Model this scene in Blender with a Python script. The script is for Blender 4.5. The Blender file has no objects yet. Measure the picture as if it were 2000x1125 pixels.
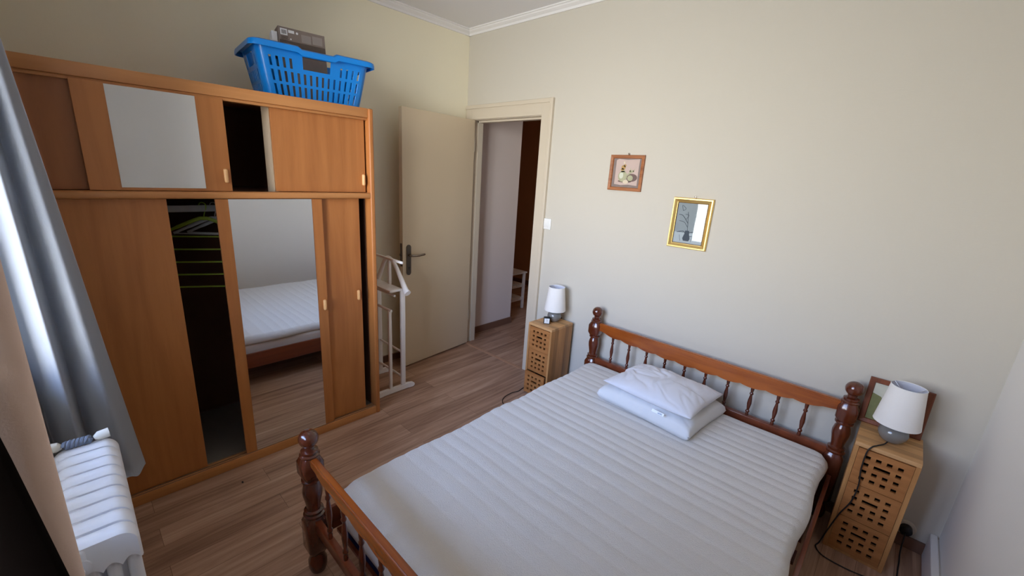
import bpy, bmesh, math, random
from mathutils import Vector, Matrix, noise, Euler
random.seed(7)
PI = math.pi
SC = bpy.context.scene
COL = SC.collection

# ------------------------------------------------------------------ camera
cd = bpy.data.cameras.new('camera'); cam = bpy.data.objects.new('camera', cd); COL.objects.link(cam)
R_ = Vector((0.70998544, 0.70209791, 0.05458206)); U_ = Vector((-0.22913343, 0.15702562, 0.96064605)); F_ = Vector((-0.6658968, 0.69455128, -0.27236001))
cam.matrix_world = Matrix(((R_.x, U_.x, -F_.x, 2.95974), (R_.y, U_.y, -F_.y, -2.57561), (R_.z, U_.z, -F_.z, 1.60942), (0, 0, 0, 1)))
cd.sensor_width = 36; cd.lens = 820.845 / 2000 * 36; cd.shift_x = 27.19 / 2000; cd.shift_y = 8.81 / 2000
cd.clip_start = 0.02; cd.clip_end = 60
SC.camera = cam

# ------------------------------------------------------------------ light
SC.view_settings.view_transform = 'Standard'; SC.view_settings.look = 'None'
SC.view_settings.exposure = 0.0; SC.view_settings.gamma = 1.0; SC.view_settings.use_curve_mapping = False
w = bpy.data.worlds.new('World'); SC.world = w; w.use_nodes = True
nt = w.node_tree; nt.nodes.clear()
out = nt.nodes.new('ShaderNodeOutputWorld'); bg = nt.nodes.new('ShaderNodeBackground')
tc = nt.nodes.new('ShaderNodeTexCoord'); sep = nt.nodes.new('ShaderNodeSeparateXYZ')
nt.links.new(tc.outputs['Generated'], sep.inputs[0])
mrw = nt.nodes.new('ShaderNodeMapRange'); mrw.inputs['From Min'].default_value = -1.0; nt.links.new(sep.outputs['Z'], mrw.inputs[0])
rmp = nt.nodes.new('ShaderNodeValToRGB'); nt.links.new(mrw.outputs[0], rmp.inputs[0])
cr = rmp.color_ramp
cr.elements[0].position = 0.0; cr.elements[0].color = (0.50, 0.49, 0.46, 1)
cr.elements[1].position = 1.0; cr.elements[1].color = (0.22, 0.50, 1.20, 1)
for p_, c_ in ((0.40, (0.66, 0.67, 0.66, 1)), (0.50, (1.12, 1.12, 1.08, 1)), (0.57, (1.00, 1.04, 1.10, 1)), (0.68, (0.50, 0.68, 1.10, 1))):
    e = cr.elements.new(p_); e.color = c_
# sky scaled by direction: brighter towards the right outside, darker towards the left
mz = nt.nodes.new('ShaderNodeMapRange'); mz.inputs['From Min'].default_value = -0.55; mz.inputs['From Max'].default_value = 0.75
mz.inputs['To Min'].default_value = 0.72; mz.inputs['To Max'].default_value = 1.65; nt.links.new(sep.outputs['X'], mz.inputs[0])
vmw = nt.nodes.new('ShaderNodeVectorMath'); vmw.operation = 'SCALE'; nt.links.new(rmp.outputs[0], vmw.inputs[0]); nt.links.new(mz.outputs[0], vmw.inputs['Scale'])
nt.links.new(vmw.outputs[0], bg.inputs['Color']); nt.links.new(bg.outputs[0], out.inputs[0])
SKY = 16.5
SC.cycles.diffuse_bounces = 10; SC.cycles.max_bounces = 16
bg.inputs['Strength'].default_value = SKY
WX0, WX1, WZ0, WZ1, WALLY = 0.95, 2.50, 0.88, 2.45, -2.80
pl = bpy.data.lights.new('window_portal', 'AREA'); pl.shape = 'RECTANGLE'; pl.size = WX1 - WX0; pl.size_y = WZ1 - WZ0
pl.cycles.is_portal = True
po = bpy.data.objects.new('window_portal', pl); COL.objects.link(po)
po.location = ((WX0 + WX1) / 2, WALLY - 0.14, (WZ0 + WZ1) / 2); po.rotation_euler = (PI / 2, 0, 0)
# weak unseen fill light added to brighten the hallway, no real lamp
hl = bpy.data.lights.new('hall_fill', 'AREA'); hl.size = 0.4; hl.energy = 1.6; hl.color = (1.0, 0.93, 0.86)
ho = bpy.data.objects.new('hall_fill', hl); COL.objects.link(ho); ho.location = (0.75, 1.0, 2.4)

# ------------------------------------------------------------------ materials
def srgb(r, g, b):
    f = lambda c: (c / 255 / 12.92) if c / 255 <= 0.04045 else ((c / 255 + 0.055) / 1.055) ** 2.4
    return (f(r), f(g), f(b), 1)
MATS = {}
def mat(name, col, rough=0.6, metal=0.0, bump=0, bscale=200, spec=0.5, coat=0, var=0, vscale=3, sheen=0, trans=0):
    m = bpy.data.materials.new(name); m.use_nodes = True; t = m.node_tree; b = t.nodes['Principled BSDF']
    b.inputs['Base Color'].default_value = col; b.inputs['Roughness'].default_value = rough; b.inputs['Metallic'].default_value = metal
    b.inputs['Specular IOR Level'].default_value = spec
    if coat: b.inputs['Coat Weight'].default_value = coat; b.inputs['Coat Roughness'].default_value = 0.12
    if sheen: b.inputs['Sheen Weight'].default_value = sheen
    co = t.nodes.new('ShaderNodeTexCoord')
    if bump:
        n = t.nodes.new('ShaderNodeTexNoise'); n.inputs['Scale'].default_value = bscale; n.inputs['Detail'].default_value = 3
        t.links.new(co.outputs['Object'], n.inputs['Vector'])
        bp = t.nodes.new('ShaderNodeBump'); bp.inputs['Strength'].default_value = bump; bp.inputs['Distance'].default_value = 0.003
        t.links.new(n.outputs[0], bp.inputs['Height']); t.links.new(bp.outputs[0], b.inputs['Normal'])
    if var:
        n = t.nodes.new('ShaderNodeTexNoise'); n.inputs['Scale'].default_value = vscale; n.inputs['Detail'].default_value = 4
        t.links.new(co.outputs['Object'], n.inputs['Vector'])
        mx = t.nodes.new('ShaderNodeMix'); mx.data_type = 'RGBA'
        mx.inputs[6].default_value = tuple(c * (1 - var) for c in col[:3]) + (1,); mx.inputs[7].default_value = tuple(min(1, c * (1 + var)) for c in col[:3]) + (1,)
        t.links.new(n.outputs[0], mx.inputs[0]); t.links.new(mx.outputs[2], b.inputs['Base Color'])
    MATS[name] = m
    return m
def wood(name, c1, c2, axis='Z', rough=0.45, scale=1.0, coat=0.0, bands=9.0, stretch=14.0, strips=None, strip_axis='X', knots=0):
    """long streaky grain running along the axis, in object space"""
    m = bpy.data.materials.new(name); m.use_nodes = True; t = m.node_tree; b = t.nodes['Principled BSDF']
    b.inputs['Roughness'].default_value = rough
    if coat: b.inputs['Coat Weight'].default_value = coat; b.inputs['Coat Roughness'].default_value = 0.1
    co = t.nodes.new('ShaderNodeTexCoord'); mp = t.nodes.new('ShaderNodeMapping')
    s = [bands * scale * 3] * 3; s['XYZ'.index(axis)] = bands * scale * 3 / stretch
    mp.inputs['Scale'].default_value = s; t.links.new(co.outputs['Object'], mp.inputs[0])
    n1 = t.nodes.new('ShaderNodeTexNoise'); n1.inputs['Scale'].default_value = 1.0; n1.inputs['Detail'].default_value = 6; n1.inputs['Roughness'].default_value = 0.62; n1.inputs['Distortion'].default_value = 0.6
    t.links.new(mp.outputs[0], n1.inputs['Vector'])
    n2 = t.nodes.new('ShaderNodeTexNoise'); n2.inputs['Scale'].default_value = 0.22; n2.inputs['Detail'].default_value = 2; n2.inputs['Distortion'].default_value = 2.2
    t.links.new(mp.outputs[0], n2.inputs['Vector'])
    ad = t.nodes.new('ShaderNodeMath'); ad.operation = 'MULTIPLY_ADD'; ad.inputs[1].default_value = 0.55
    t.links.new(n1.outputs[0], ad.inputs[0])
    m2 = t.nodes.new('ShaderNodeMath'); m2.operation = 'MULTIPLY'; m2.inputs[1].default_value = 0.45; t.links.new(n2.outputs[0], m2.inputs[0]); t.links.new(m2.outputs[0], ad.inputs[2])
    rp = t.nodes.new('ShaderNodeValToRGB'); rp.color_ramp.elements[0].position = 0.36; rp.color_ramp.elements[1].position = 0.62
    rp.color_ramp.elements[0].color = c1; rp.color_ramp.elements[1].color = c2
    t.links.new(ad.outputs[0], rp.inputs[0])
    last = rp.outputs[0]
    if strips:
        sp = t.nodes.new('ShaderNodeSeparateXYZ'); t.links.new(co.outputs['Object'], sp.inputs[0])
        dv = t.nodes.new('ShaderNodeMath'); dv.operation = 'DIVIDE'; dv.inputs[1].default_value = strips; t.links.new(sp.outputs[strip_axis], dv.inputs[0])
        fl = t.nodes.new('ShaderNodeMath'); fl.operation = 'FLOOR'; t.links.new(dv.outputs[0], fl.inputs[0])
        wn = t.nodes.new('ShaderNodeTexWhiteNoise'); wn.noise_dimensions = '1D'; t.links.new(fl.outputs[0], wn.inputs['W'])
        mr = t.nodes.new('ShaderNodeMapRange'); mr.inputs['To Min'].default_value = 0.72; mr.inputs['To Max'].default_value = 1.18; t.links.new(wn.outputs['Value'], mr.inputs[0])
        vm = t.nodes.new('ShaderNodeVectorMath'); vm.operation = 'SCALE'; t.links.new(last, vm.inputs[0]); t.links.new(mr.outputs[0], vm.inputs['Scale']); last = vm.outputs[0]
    t.links.new(last, b.inputs['Base Color'])
    MATS[name] = m
    return m
M = MATS
def floor_mat():
    m = bpy.data.materials.new('laminate floor'); m.use_nodes = True; t = m.node_tree; b = t.nodes['Principled BSDF']
    co = t.nodes.new('ShaderNodeTexCoord')
    rot = t.nodes.new('ShaderNodeMapping'); rot.inputs['Rotation'].default_value = (0, 0, PI / 2); t.links.new(co.outputs['Object'], rot.inputs[0])
    def brick(c1, c2, mc):
        k = t.nodes.new('ShaderNodeTexBrick'); k.inputs['Scale'].default_value = 1.0; k.inputs['Brick Width'].default_value = 1.25; k.inputs['Row Height'].default_value = 0.125
        k.inputs['Mortar Size'].default_value = 0.0011; k.inputs['Mortar Smooth'].default_value = 0.2; k.offset = 0.37; k.offset_frequency = 2
        k.inputs['Color1'].default_value = c1; k.inputs['Color2'].default_value = c2; k.inputs['Mortar'].default_value = mc
        t.links.new(rot.outputs[0], k.inputs['Vector']); return k
    bk = brick((0.05, 0.05, 0.05, 1), (0.95, 0.95, 0.95, 1), (0.5, 0.5, 0.5, 1))
    mp = t.nodes.new('ShaderNodeMapping'); mp.inputs['Scale'].default_value = (30, 1.7, 1)
    t.links.new(co.outputs['Object'], mp.inputs[0])
    off = t.nodes.new('ShaderNodeVectorMath'); off.operation = 'MULTIPLY_ADD'; off.inputs[1].default_value = (7, 9, 0)
    t.links.new(bk.outputs['Color'], off.inputs[0]); t.links.new(mp.outputs[0], off.inputs[2])
    n = t.nodes.new('ShaderNodeTexNoise'); n.inputs['Scale'].default_value = 1.1; n.inputs['Detail'].default_value = 7; n.inputs['Roughness'].default_value = 0.6; n.inputs['Distortion'].default_value = 1.0
    t.links.new(off.outputs[0], n.inputs['Vector'])
    mp2 = t.nodes.new('ShaderNodeMapping'); mp2.inputs['Scale'].default_value = (8, 0.9, 1); t.links.new(co.outputs['Object'], mp2.inputs[0])
    n2 = t.nodes.new('ShaderNodeTexNoise'); n2.inputs['Scale'].default_value = 1.0; n2.inputs['Detail'].default_value = 3; t.links.new(mp2.outputs[0], n2.inputs['Vector'])
    ma = t.nodes.new('ShaderNodeMath'); ma.operation = 'MULTIPLY_ADD'; ma.inputs[1].default_value = 0.55; t.links.new(n.outputs[0], ma.inputs[0])
    mb = t.nodes.new('ShaderNodeMath'); mb.operation = 'MULTIPLY_ADD'; mb.inputs[1].default_value = 0.3; t.links.new(n2.outputs[0], mb.inputs[0])
    mc = t.nodes.new('ShaderNodeMath'); mc.operation = 'MULTIPLY'; mc.inputs[1].default_value = 0.15; t.links.new(bk.outputs['Color'], mc.inputs[0])
    t.links.new(mc.outputs[0], mb.inputs[2]); t.links.new(mb.outputs[0], ma.inputs[2])
    rp = t.nodes.new('ShaderNodeValToRGB'); rp.color_ramp.elements[0].position = 0.34; rp.color_ramp.elements[1].position = 0.68
    rp.color_ramp.elements[0].color = srgb(124, 90, 70); rp.color_ramp.elements[1].color = srgb(200, 166, 140)
    e = rp.color_ramp.elements.new(0.5); e.color = srgb(168, 132, 107)
    t.links.new(ma.outputs[0], rp.inputs[0])
    ln = t.nodes.new('ShaderNodeMix'); ln.data_type = 'RGBA'; ln.blend_type = 'MULTIPLY'
    t.links.new(bk.outputs['Fac'], ln.inputs[0]); t.links.new(rp.outputs[0], ln.inputs[6]); ln.inputs[7].default_value = (0.5, 0.45, 0.42, 1)
    t.links.new(ln.outputs[2], b.inputs['Base Color'])
    b.inputs['Roughness'].default_value = 0.42; b.inputs['Specular IOR Level'].default_value = 0.35
    bp = t.nodes.new('ShaderNodeBump'); bp.inputs['Strength'].default_value = 0.12; bp.inputs['Distance'].default_value = 0.002
    t.links.new(n.outputs[0], bp.inputs['Height']); t.links.new(bp.outputs[0], b.inputs['Normal'])
    M['floor'] = m
floor_mat()
def wall_mat(name, col):
    m = mat(name, col, 0.9, spec=0.2)
    t = m.node_tree; b = t.nodes['Principled BSDF']
    co = t.nodes.new('ShaderNodeTexCoord')
    ns = []
    for sc in ((900, 900, 60), (60, 60, 900)):
        mp = t.nodes.new('ShaderNodeMapping'); mp.inputs['Scale'].default_value = tuple(v * 0.35 for v in sc); t.links.new(co.outputs['Object'], mp.inputs[0])
        n = t.nodes.new('ShaderNodeTexNoise'); n.inputs['Scale'].default_value = 1; n.inputs['Detail'].default_value = 1; t.links.new(mp.outputs[0], n.inputs['Vector']); ns.append(n)
    a = t.nodes.new('ShaderNodeMath'); a.operation = 'ADD'; t.links.new(ns[0].outputs[0], a.inputs[0]); t.links.new(ns[1].outputs[0], a.inputs[1])
    bp = t.nodes.new('ShaderNodeBump'); bp.inputs['Strength'].default_value = 0.10; bp.inputs['Distance'].default_value = 0.002
    t.links.new(a.outputs[0], bp.inputs['Height']); t.links.new(bp.outputs[0], b.inputs['Normal'])
    return m
wall_mat('cream wallpaper', srgb(203, 197, 184)); wall_mat('wallpaper lightened left', srgb(238, 231, 206))  # one wallpaper, light put into the colour: back wall darkened, left wall lightened
wall_mat('wallpaper lightened right', srgb(236, 234, 230))  # same wallpaper, lightened for the light on the right wall
mat('ceiling paint', srgb(228, 227, 228), 0.9, spec=0.2)
mat('hall paint', srgb(222, 210, 204), 0.9, spec=0.2, bump=0.15, bscale=120)
mat('hall brown', srgb(196, 142, 96), 0.85)
mat('white moulding', srgb(232, 230, 228), 0.5)
mat('cream gloss', srgb(206, 194, 174), 0.42, spec=0.4)
mat('door paint', srgb(212, 194, 164), 0.38, spec=0.45)
mat('brown skirting', srgb(118, 84, 66), 0.55)
mat('threshold', srgb(182, 140, 110), 0.4)
mat('white plastic', srgb(235, 235, 232), 0.35)
mat('white paint', srgb(236, 232, 228), 0.4)
mat('radiator enamel', srgb(232, 236, 244), 0.28, spec=0.5)
wood('beech front', srgb(162, 98, 48), srgb(184, 118, 62), 'Z', 0.42, 1.0, bands=7, stretch=12)
wood('beech front shaded', srgb(140, 84, 44), srgb(158, 98, 54), 'Z', 0.42, 1.0, bands=6, stretch=10)  # same beech as the other doors, darkened to put shade into the colour
wood('beech rail', srgb(182, 120, 66), srgb(198, 136, 80), 'Y', 0.4, 1.0, bands=8, stretch=20)
wood('beech handle', srgb(222, 166, 106), srgb(232, 180, 122), 'Z', 0.4)
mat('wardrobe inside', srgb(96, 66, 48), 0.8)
mat('pale board', srgb(196, 172, 142), 0.7)
mat('grey board', srgb(120, 112, 102), 0.8)
mat('mirror glass', (0.86, 0.88, 0.88, 1), 0.0, metal=1.0)
mat('track metal', srgb(140, 110, 84), 0.5)
wood('varnished pine', srgb(122, 52, 12), srgb(168, 88, 30), 'X', 0.25, 1.0, coat=0.6, bands=7, stretch=10)
wood('varnished post', srgb(70, 26, 12), srgb(100, 42, 20), 'Z', 0.22, 1.0, coat=0.8, bands=9, stretch=10)
wood('varnished side', srgb(104, 48, 26), srgb(132, 66, 38), 'Y', 0.3, 1.0, coat=0.4, bands=7, stretch=12)
mat('screw cap', srgb(170, 160, 150), 0.3, metal=0.8)
mat('mattress plush', srgb(212, 207, 200), 0.95, bump=0.9, bscale=260, spec=0.1, sheen=0.3)
mat('mattress border', srgb(226, 222, 218), 0.9, bump=0.3, bscale=90, spec=0.1)
mat('navy fabric', srgb(22, 32, 84), 0.9, spec=0.1)
mat('pillow cotton', srgb(214, 214, 220), 0.9, bump=0.12, bscale=300, spec=0.1, sheen=0.2)
mat('duvet cotton', srgb(216, 216, 216), 0.9, bump=0.12, bscale=200, spec=0.1, sheen=0.2)
mat('label white', srgb(240, 244, 248), 0.6)
mat('label print', srgb(110, 130, 160), 0.6)
wood('oiled oak side', srgb(168, 114, 62), srgb(196, 142, 86), 'Z', 0.5, 1.2, bands=9, stretch=10, strips=0.043, strip_axis='Y')
wood('oiled oak top', srgb(184, 134, 84), srgb(208, 160, 108), 'X', 0.5, 1.2, bands=9, stretch=8, strips=0.04, strip_axis='Y')
wood('oiled oak drawer', srgb(154, 96, 48), srgb(182, 122, 68), 'X', 0.5, 1.2, bands=9, stretch=8)
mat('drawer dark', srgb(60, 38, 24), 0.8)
mat('lamp ceramic', srgb(122, 120, 116), 0.18, spec=0.6, coat=0.5)
mat('lamp shade cloth', srgb(240, 236, 230), 0.9, bump=0.3, bscale=500, spec=0.1)
mat('lamp shade lining', srgb(214, 216, 226), 0.8, spec=0.1)
mat('lamp wire', srgb(200, 200, 200), 0.3, metal=0.8)
mat('black plastic', srgb(20, 20, 22), 0.4)
mat('black cable', srgb(24, 22, 22), 0.5)
mat('clock face', srgb(226, 230, 232), 0.5)
mat('basket plastic', srgb(0, 130, 220), 0.28, spec=0.5)
mat('carton', srgb(128, 114, 106), 0.75, var=0.15, vscale=30)
mat('carton dark', srgb(84, 72, 64), 0.75, var=0.25, vscale=40)
mat('carton label', srgb(220, 220, 222), 0.6)
mat('carton grey', srgb(146, 136, 130), 0.7)
mat('print dark', srgb(62, 54, 50), 0.7)
mat('print orange', srgb(196, 104, 60), 0.6)
mat('black tool', srgb(16, 14, 14), 0.5)
mat('door hardware', srgb(92, 84, 76), 0.35, metal=0.7)
mat('lever steel', srgb(150, 140, 128), 0.25, metal=0.9)
mat('hanger green', srgb(176, 204, 72), 0.4)
mat('hanger white', srgb(224, 226, 226), 0.4)
mat('hanging rail', srgb(214, 214, 214), 0.4)
wood('frame wood', srgb(134, 78, 42), srgb(176, 112, 66), 'X', 0.5, 2.0)
wood('frame wood upright', srgb(134, 78, 42), srgb(176, 112, 66), 'Z', 0.5, 2.0)
wood('leaning frame wood', srgb(96, 48, 26), srgb(132, 70, 40), 'Z', 0.5, 2.0)
mat('gold leaf', srgb(236, 202, 128), 0.34, metal=0.85)
mat('gold leaf inner', srgb(120, 86, 36), 0.5, metal=0.6)
mat('art mount', srgb(132, 118, 112), 0.8, var=0.2, vscale=30)
mat('art pink', srgb(196, 174, 164), 0.8, var=0.08, vscale=20)
mat('art jug', srgb(172, 170, 138), 0.8, var=0.2, vscale=30)
mat('art jug light', srgb(206, 208, 188), 0.8)
mat('art ochre', srgb(176, 140, 84), 0.8)
mat('art shadow', srgb(112, 92, 86), 0.8)
mat('art cream', srgb(214, 200, 176), 0.8)
mat('art paper', srgb(146, 154, 156), 0.8, var=0.08, vscale=20)
mat('art ink', srgb(72, 80, 90), 0.8)
mat('art pale', srgb(178, 186, 188), 0.8)
mat('art field', srgb(118, 118, 76), 0.8, var=0.35, vscale=25)
mat('art mist', srgb(196, 194, 178), 0.8, var=0.1, vscale=20)
mat('nail', srgb(130, 120, 110), 0.3, metal=0.9)
mat('curtain cloth', srgb(190, 194, 200), 0.85, bump=0.15, bscale=300, spec=0.2, sheen=0.1)
mat('curtain tan', srgb(166, 150, 138), 0.85, bump=0.15, bscale=300, spec=0.2)
mat('shadow tone', srgb(26, 18, 14), 0.95, spec=0.1)  # near black colour that paints shade beside the tan curtain
mat('tassel cream', srgb(216, 212, 200), 0.9)
mat('rope grey', srgb(112, 122, 140), 0.9)
def glass_mat():
    m = bpy.data.materials.new('clear glass'); m.use_nodes = True; t = m.node_tree; t.nodes.clear()
    o = t.nodes.new('ShaderNodeOutputMaterial'); tr = t.nodes.new('ShaderNodeBsdfTransparent'); gl = t.nodes.new('ShaderNodeBsdfGlossy'); gl.inputs['Roughness'].default_value = 0.02
    fr = t.nodes.new('ShaderNodeFresnel'); fr.inputs['IOR'].default_value = 1.5; mx = t.nodes.new('ShaderNodeMixShader')
    t.links.new(fr.outputs[0], mx.inputs[0]); t.links.new(tr.outputs[0], mx.inputs[1]); t.links.new(gl.outputs[0], mx.inputs[2]); t.links.new(mx.outputs[0], o.inputs[0])
    M['clear glass'] = m
glass_mat()

# ------------------------------------------------------------------ helpers
def root_of(o):
    while o.parent: o = o.parent
    return o
def obj(name, bm, m, parent=None, smooth=False, label=None):
    """link one mesh object; the bmesh is in world coordinates (or local ones under a thing at its own origin)"""
    me = bpy.data.meshes.new(name)
    bmesh.ops.recalc_face_normals(bm, faces=bm.faces)
    if parent is not None:
        r = root_of(parent)
        if not r.get('_local'): bm.transform(Matrix.Translation(-r.location))
    bm.to_mesh(me); bm.free()
    for mm in (m if isinstance(m, (list, tuple)) else [m]): me.materials.append(M[mm])
    if smooth:
        for p in me.polygons: p.use_smooth = True
        if smooth != 'all':
            try: me.set_sharp_from_angle(angle=math.radians(40))
            except Exception: pass
    o = bpy.data.objects.new(name, me); COL.objects.link(o)
    if parent is not None: o.parent = parent
    if label: o['label'] = label
    return o
def thing(name, label, cat, loc=(0, 0, 0), rz=0, group=None, local=False):
    o = bpy.data.objects.new(name, None); COL.objects.link(o); o.location = loc; o.rotation_euler = (0, 0, rz); o.empty_display_size = 0.05
    o['label'] = label; o['category'] = cat
    if group: o['group'] = group
    if local or rz: LOCAL.add(o.name); o['_local'] = 1
    return o
LOCAL = set()
def tag(o, label, cat, group=None):
    o['label'] = label; o['category'] = cat
    if group: o['group'] = group
    return o
def struct(name, bm, m, parent=None, smooth=False):
    o = obj(name, bm, m, parent, smooth)
    if parent is None: o['kind'] = 'structure'
    return o
def NB(): return bmesh.new()
def merge(bm, b2):
    me = bpy.data.meshes.new('tmp'); b2.to_mesh(me); b2.free(); bm.from_mesh(me); bpy.data.meshes.remove(me)
def box(bm, a, b, bev=0, seg=2, mi=0, mx=None):
    t = NB(); bmesh.ops.create_cube(t, size=1)
    S = [abs(b[i] - a[i]) for i in range(3)]; c = [(a[i] + b[i]) / 2 for i in range(3)]
    for v in t.verts: v.co = Vector((v.co.x * S[0], v.co.y * S[1], v.co.z * S[2]))
    if bev: bmesh.ops.bevel(t, geom=list(t.edges), offset=min(bev, min(S) * 0.49), segments=seg, affect='EDGES', profile=0.5)
    t.transform(Matrix.Translation(c))
    if mx: t.transform(mx)
    for f in t.faces: f.material_index = mi
    merge(bm, t)
def lathe(bm, prof, c=(0, 0, 0), seg=24, mx=None, cap=True):
    t = NB(); rings = []
    for r, z in prof: rings.append([t.verts.new((r * math.cos(2 * PI * k / seg), r * math.sin(2 * PI * k / seg), z)) for k in range(seg)])
    for i in range(len(rings) - 1):
        for k in range(seg):
            t.faces.new((rings[i][k], rings[i][(k + 1) % seg], rings[i + 1][(k + 1) % seg], rings[i + 1][k]))
    if cap:
        if prof[0][0] > 1e-4: t.faces.new(rings[0][::-1])
        if prof[-1][0] > 1e-4: t.faces.new(rings[-1])
    bmesh.ops.remove_doubles(t, verts=t.verts, dist=1e-5)
    if mx: t.transform(mx)
    t.transform(Matrix.Translation(c)); merge(bm, t)
def tube(bm, pts, r, seg=8, sx=1.0):
    t = NB(); P = [Vector(p) for p in pts]; n = len(P); rings = []
    up = Vector((0, 0, 1)); prev = None
    for i in range(n):
        d = (P[min(i + 1, n - 1)] - P[max(i - 1, 0)]).normalized()
        if prev is None:
            a = d.cross(up)
            if a.length < 0.05: a = d.cross(Vector((1, 0, 0)))
        else: a = prev - d * prev.dot(d)
        a.normalize(); prev = a; b = d.cross(a)
        rr = r[i] if isinstance(r, (list, tuple)) else r
        rings.append([t.verts.new(P[i] + a * math.cos(2 * PI * k / seg) * rr * sx + b * math.sin(2 * PI * k / seg) * rr) for k in range(seg)])
    for i in range(n - 1):
        for k in range(seg): t.faces.new((rings[i][k], rings[i][(k + 1) % seg], rings[i + 1][(k + 1) % seg], rings[i + 1][k]))
    t.faces.new(rings[0][::-1]); t.faces.new(rings[-1]); merge(bm, t)
def smoothpath(pts, n=8):
    P = [Vector(p) for p in pts]; o = []
    for i in range(len(P) - 1):
        p0 = P[max(i - 1, 0)]; p1 = P[i]; p2 = P[i + 1]; p3 = P[min(i + 2, len(P) - 1)]
        for k in range(n):
            t = k / n
            o.append(0.5 * ((2 * p1) + (p2 - p0) * t + (2 * p0 - 5 * p1 + 4 * p2 - p3) * t * t + (3 * p1 - p0 - 3 * p2 + p3) * t ** 3))
    o.append(P[-1]); return o
def prism(bm, outline, axis, a, b, mi=0, bev=0):
    """outline: 2D points in the two other axes (in xyz order), extruded along axis from a to b"""
    t = NB(); ax = 'xyz'.index(axis)
    def mk(p, h):
        q = list(p); q.insert(ax, h); return t.verts.new(q)
    A = [mk(p, a) for p in outline]; B = [mk(p, b) for p in outline]; n = len(A)
    t.faces.new(A[::-1]); t.faces.new(B)
    for i in range(n): t.faces.new((A[i], A[(i + 1) % n], B[(i + 1) % n], B[i]))
    if bev:
        bmesh.ops.bevel(t, geom=[e for e in t.edges], offset=bev, segments=2, affect='EDGES')
    for f in t.faces: f.material_index = mi
    merge(bm, t)
def perforated(bm, us, vs, solid, f):
    """panel with holes: f(u, v, side) -> point, solid(i, j) tells filled cells"""
    t = NB(); V = {}
    def vt(i, j, s):
        if (i, j, s) not in V: V[(i, j, s)] = t.verts.new(f(us[i], vs[j], s))
        return V[(i, j, s)]
    nu, nv = len(us) - 1, len(vs) - 1
    ok = lambda i, j: 0 <= i < nu and 0 <= j < nv and solid(i, j)
    for i in range(nu):
        for j in range(nv):
            if not ok(i, j): continue
            t.faces.new((vt(i, j, 0), vt(i + 1, j, 0), vt(i + 1, j + 1, 0), vt(i, j + 1, 0)))
            t.faces.new((vt(i, j, 1), vt(i, j + 1, 1), vt(i + 1, j + 1, 1), vt(i + 1, j, 1)))
            for (di, dj, a, b) in ((-1, 0, (i, j), (i, j + 1)), (1, 0, (i + 1, j), (i + 1, j + 1)), (0, -1, (i, j), (i + 1, j)), (0, 1, (i, j + 1), (i + 1, j + 1))):
                if not ok(i + di, j + dj):
                    try: t.faces.new((vt(*a, 0), vt(*b, 0), vt(*b, 1), vt(*a, 1)))
                    except ValueError: pass
    merge(bm, t)
def copy_tree(o, parent=None):
    c = o.copy(); COL.objects.link(c)
    if parent is not None: c.parent = parent
    for ch in list(o.children): copy_tree(ch, c)
    return c

# ------------------------------------------------------------------ room
H = 2.725; RW = 3.37
DX0, DX1, DZ = 0.085, 0.842, 2.036
b = NB(); box(b, (-3.2, -3.0, -0.1), (3.6, 2.5, 0)); struct('floor', b, 'floor')
b = NB(); box(b, (-0.2, -3.0, H), (3.6, 0.1, H + 0.1)); struct('ceiling', b, 'ceiling paint')
b = NB(); box(b, (-0.12, -3.0, 0), (0, 0.1, H)); struct('wall_left', b, 'wallpaper lightened left')
b = NB(); box(b, (RW, -3.0, 0), (RW + 0.12, 0.1, H)); struct('wall_right', b, 'wallpaper lightened right')
b = NB()
box(b, (0, 0, 0), (DX0, 0.1, H)); box(b, (DX1, 0, 0), (RW, 0.1, H)); box(b, (DX0, 0, DZ), (DX1, 0.1, H))
struct('wall_back', b, 'cream wallpaper')
b = NB()
for x0, x1, z0, z1 in ((0, WX0, 0, H), (WX1, RW, 0, H), (WX0, WX1, 0, WZ0), (WX0, WX1, WZ1, H)): box(b, (x0, WALLY - 0.2, z0), (x1, WALLY, z1))
struct('wall_window', b, 'cream wallpaper')
# cornice along the ceiling
def cornice(name, fn, p0, p1):
    b = NB(); prof = [(0, H), (0.045, H), (0.045, H - 0.008), (0.036, H - 0.010), (0.032, H - 0.018), (0.020, H - 0.026), (0.012, H - 0.030), (0.010, H - 0.045), (0, H - 0.045)]
    t = NB(); A = [t.verts.new(fn(d, z, p0)) for d, z in prof]; B = [t.verts.new(fn(d, z, p1)) for d, z in prof]; n = len(A)
    t.faces.new(A); t.faces.new(B[::-1])
    for i in range(n): t.faces.new((A[i], A[(i + 1) % n], B[(i + 1) % n], B[i]))
    merge(b, t); struct(name, b, 'white moulding')
cornice('trim_1', lambda d, z, s: (s, -d, z), 0, RW)
cornice('trim_2', lambda d, z, s: (d, s, z), WALLY, 0)
cornice('trim_3', lambda d, z, s: (RW - d, s, z), WALLY, 0)
# skirtings
b = NB(); box(b, (0.945, -0.014, 0), (RW - 0.03, 0, 0.06), 0.003); struct('baseboard_back', b, 'brown skirting')
b = NB(); box(b, (0, WALLY, 0), (0.014, -0.03, 0.06), 0.003); struct('baseboard_left', b, 'brown skirting')
b = NB(); box(b, (RW - 0.032, WALLY, 0), (RW - 0.006, -0.002, 0.125), 0.004); box(b, (RW - 0.006, WALLY, 0), (RW, -0.002, 0.11)); struct('baseboard_right', b, 'white moulding')
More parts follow.
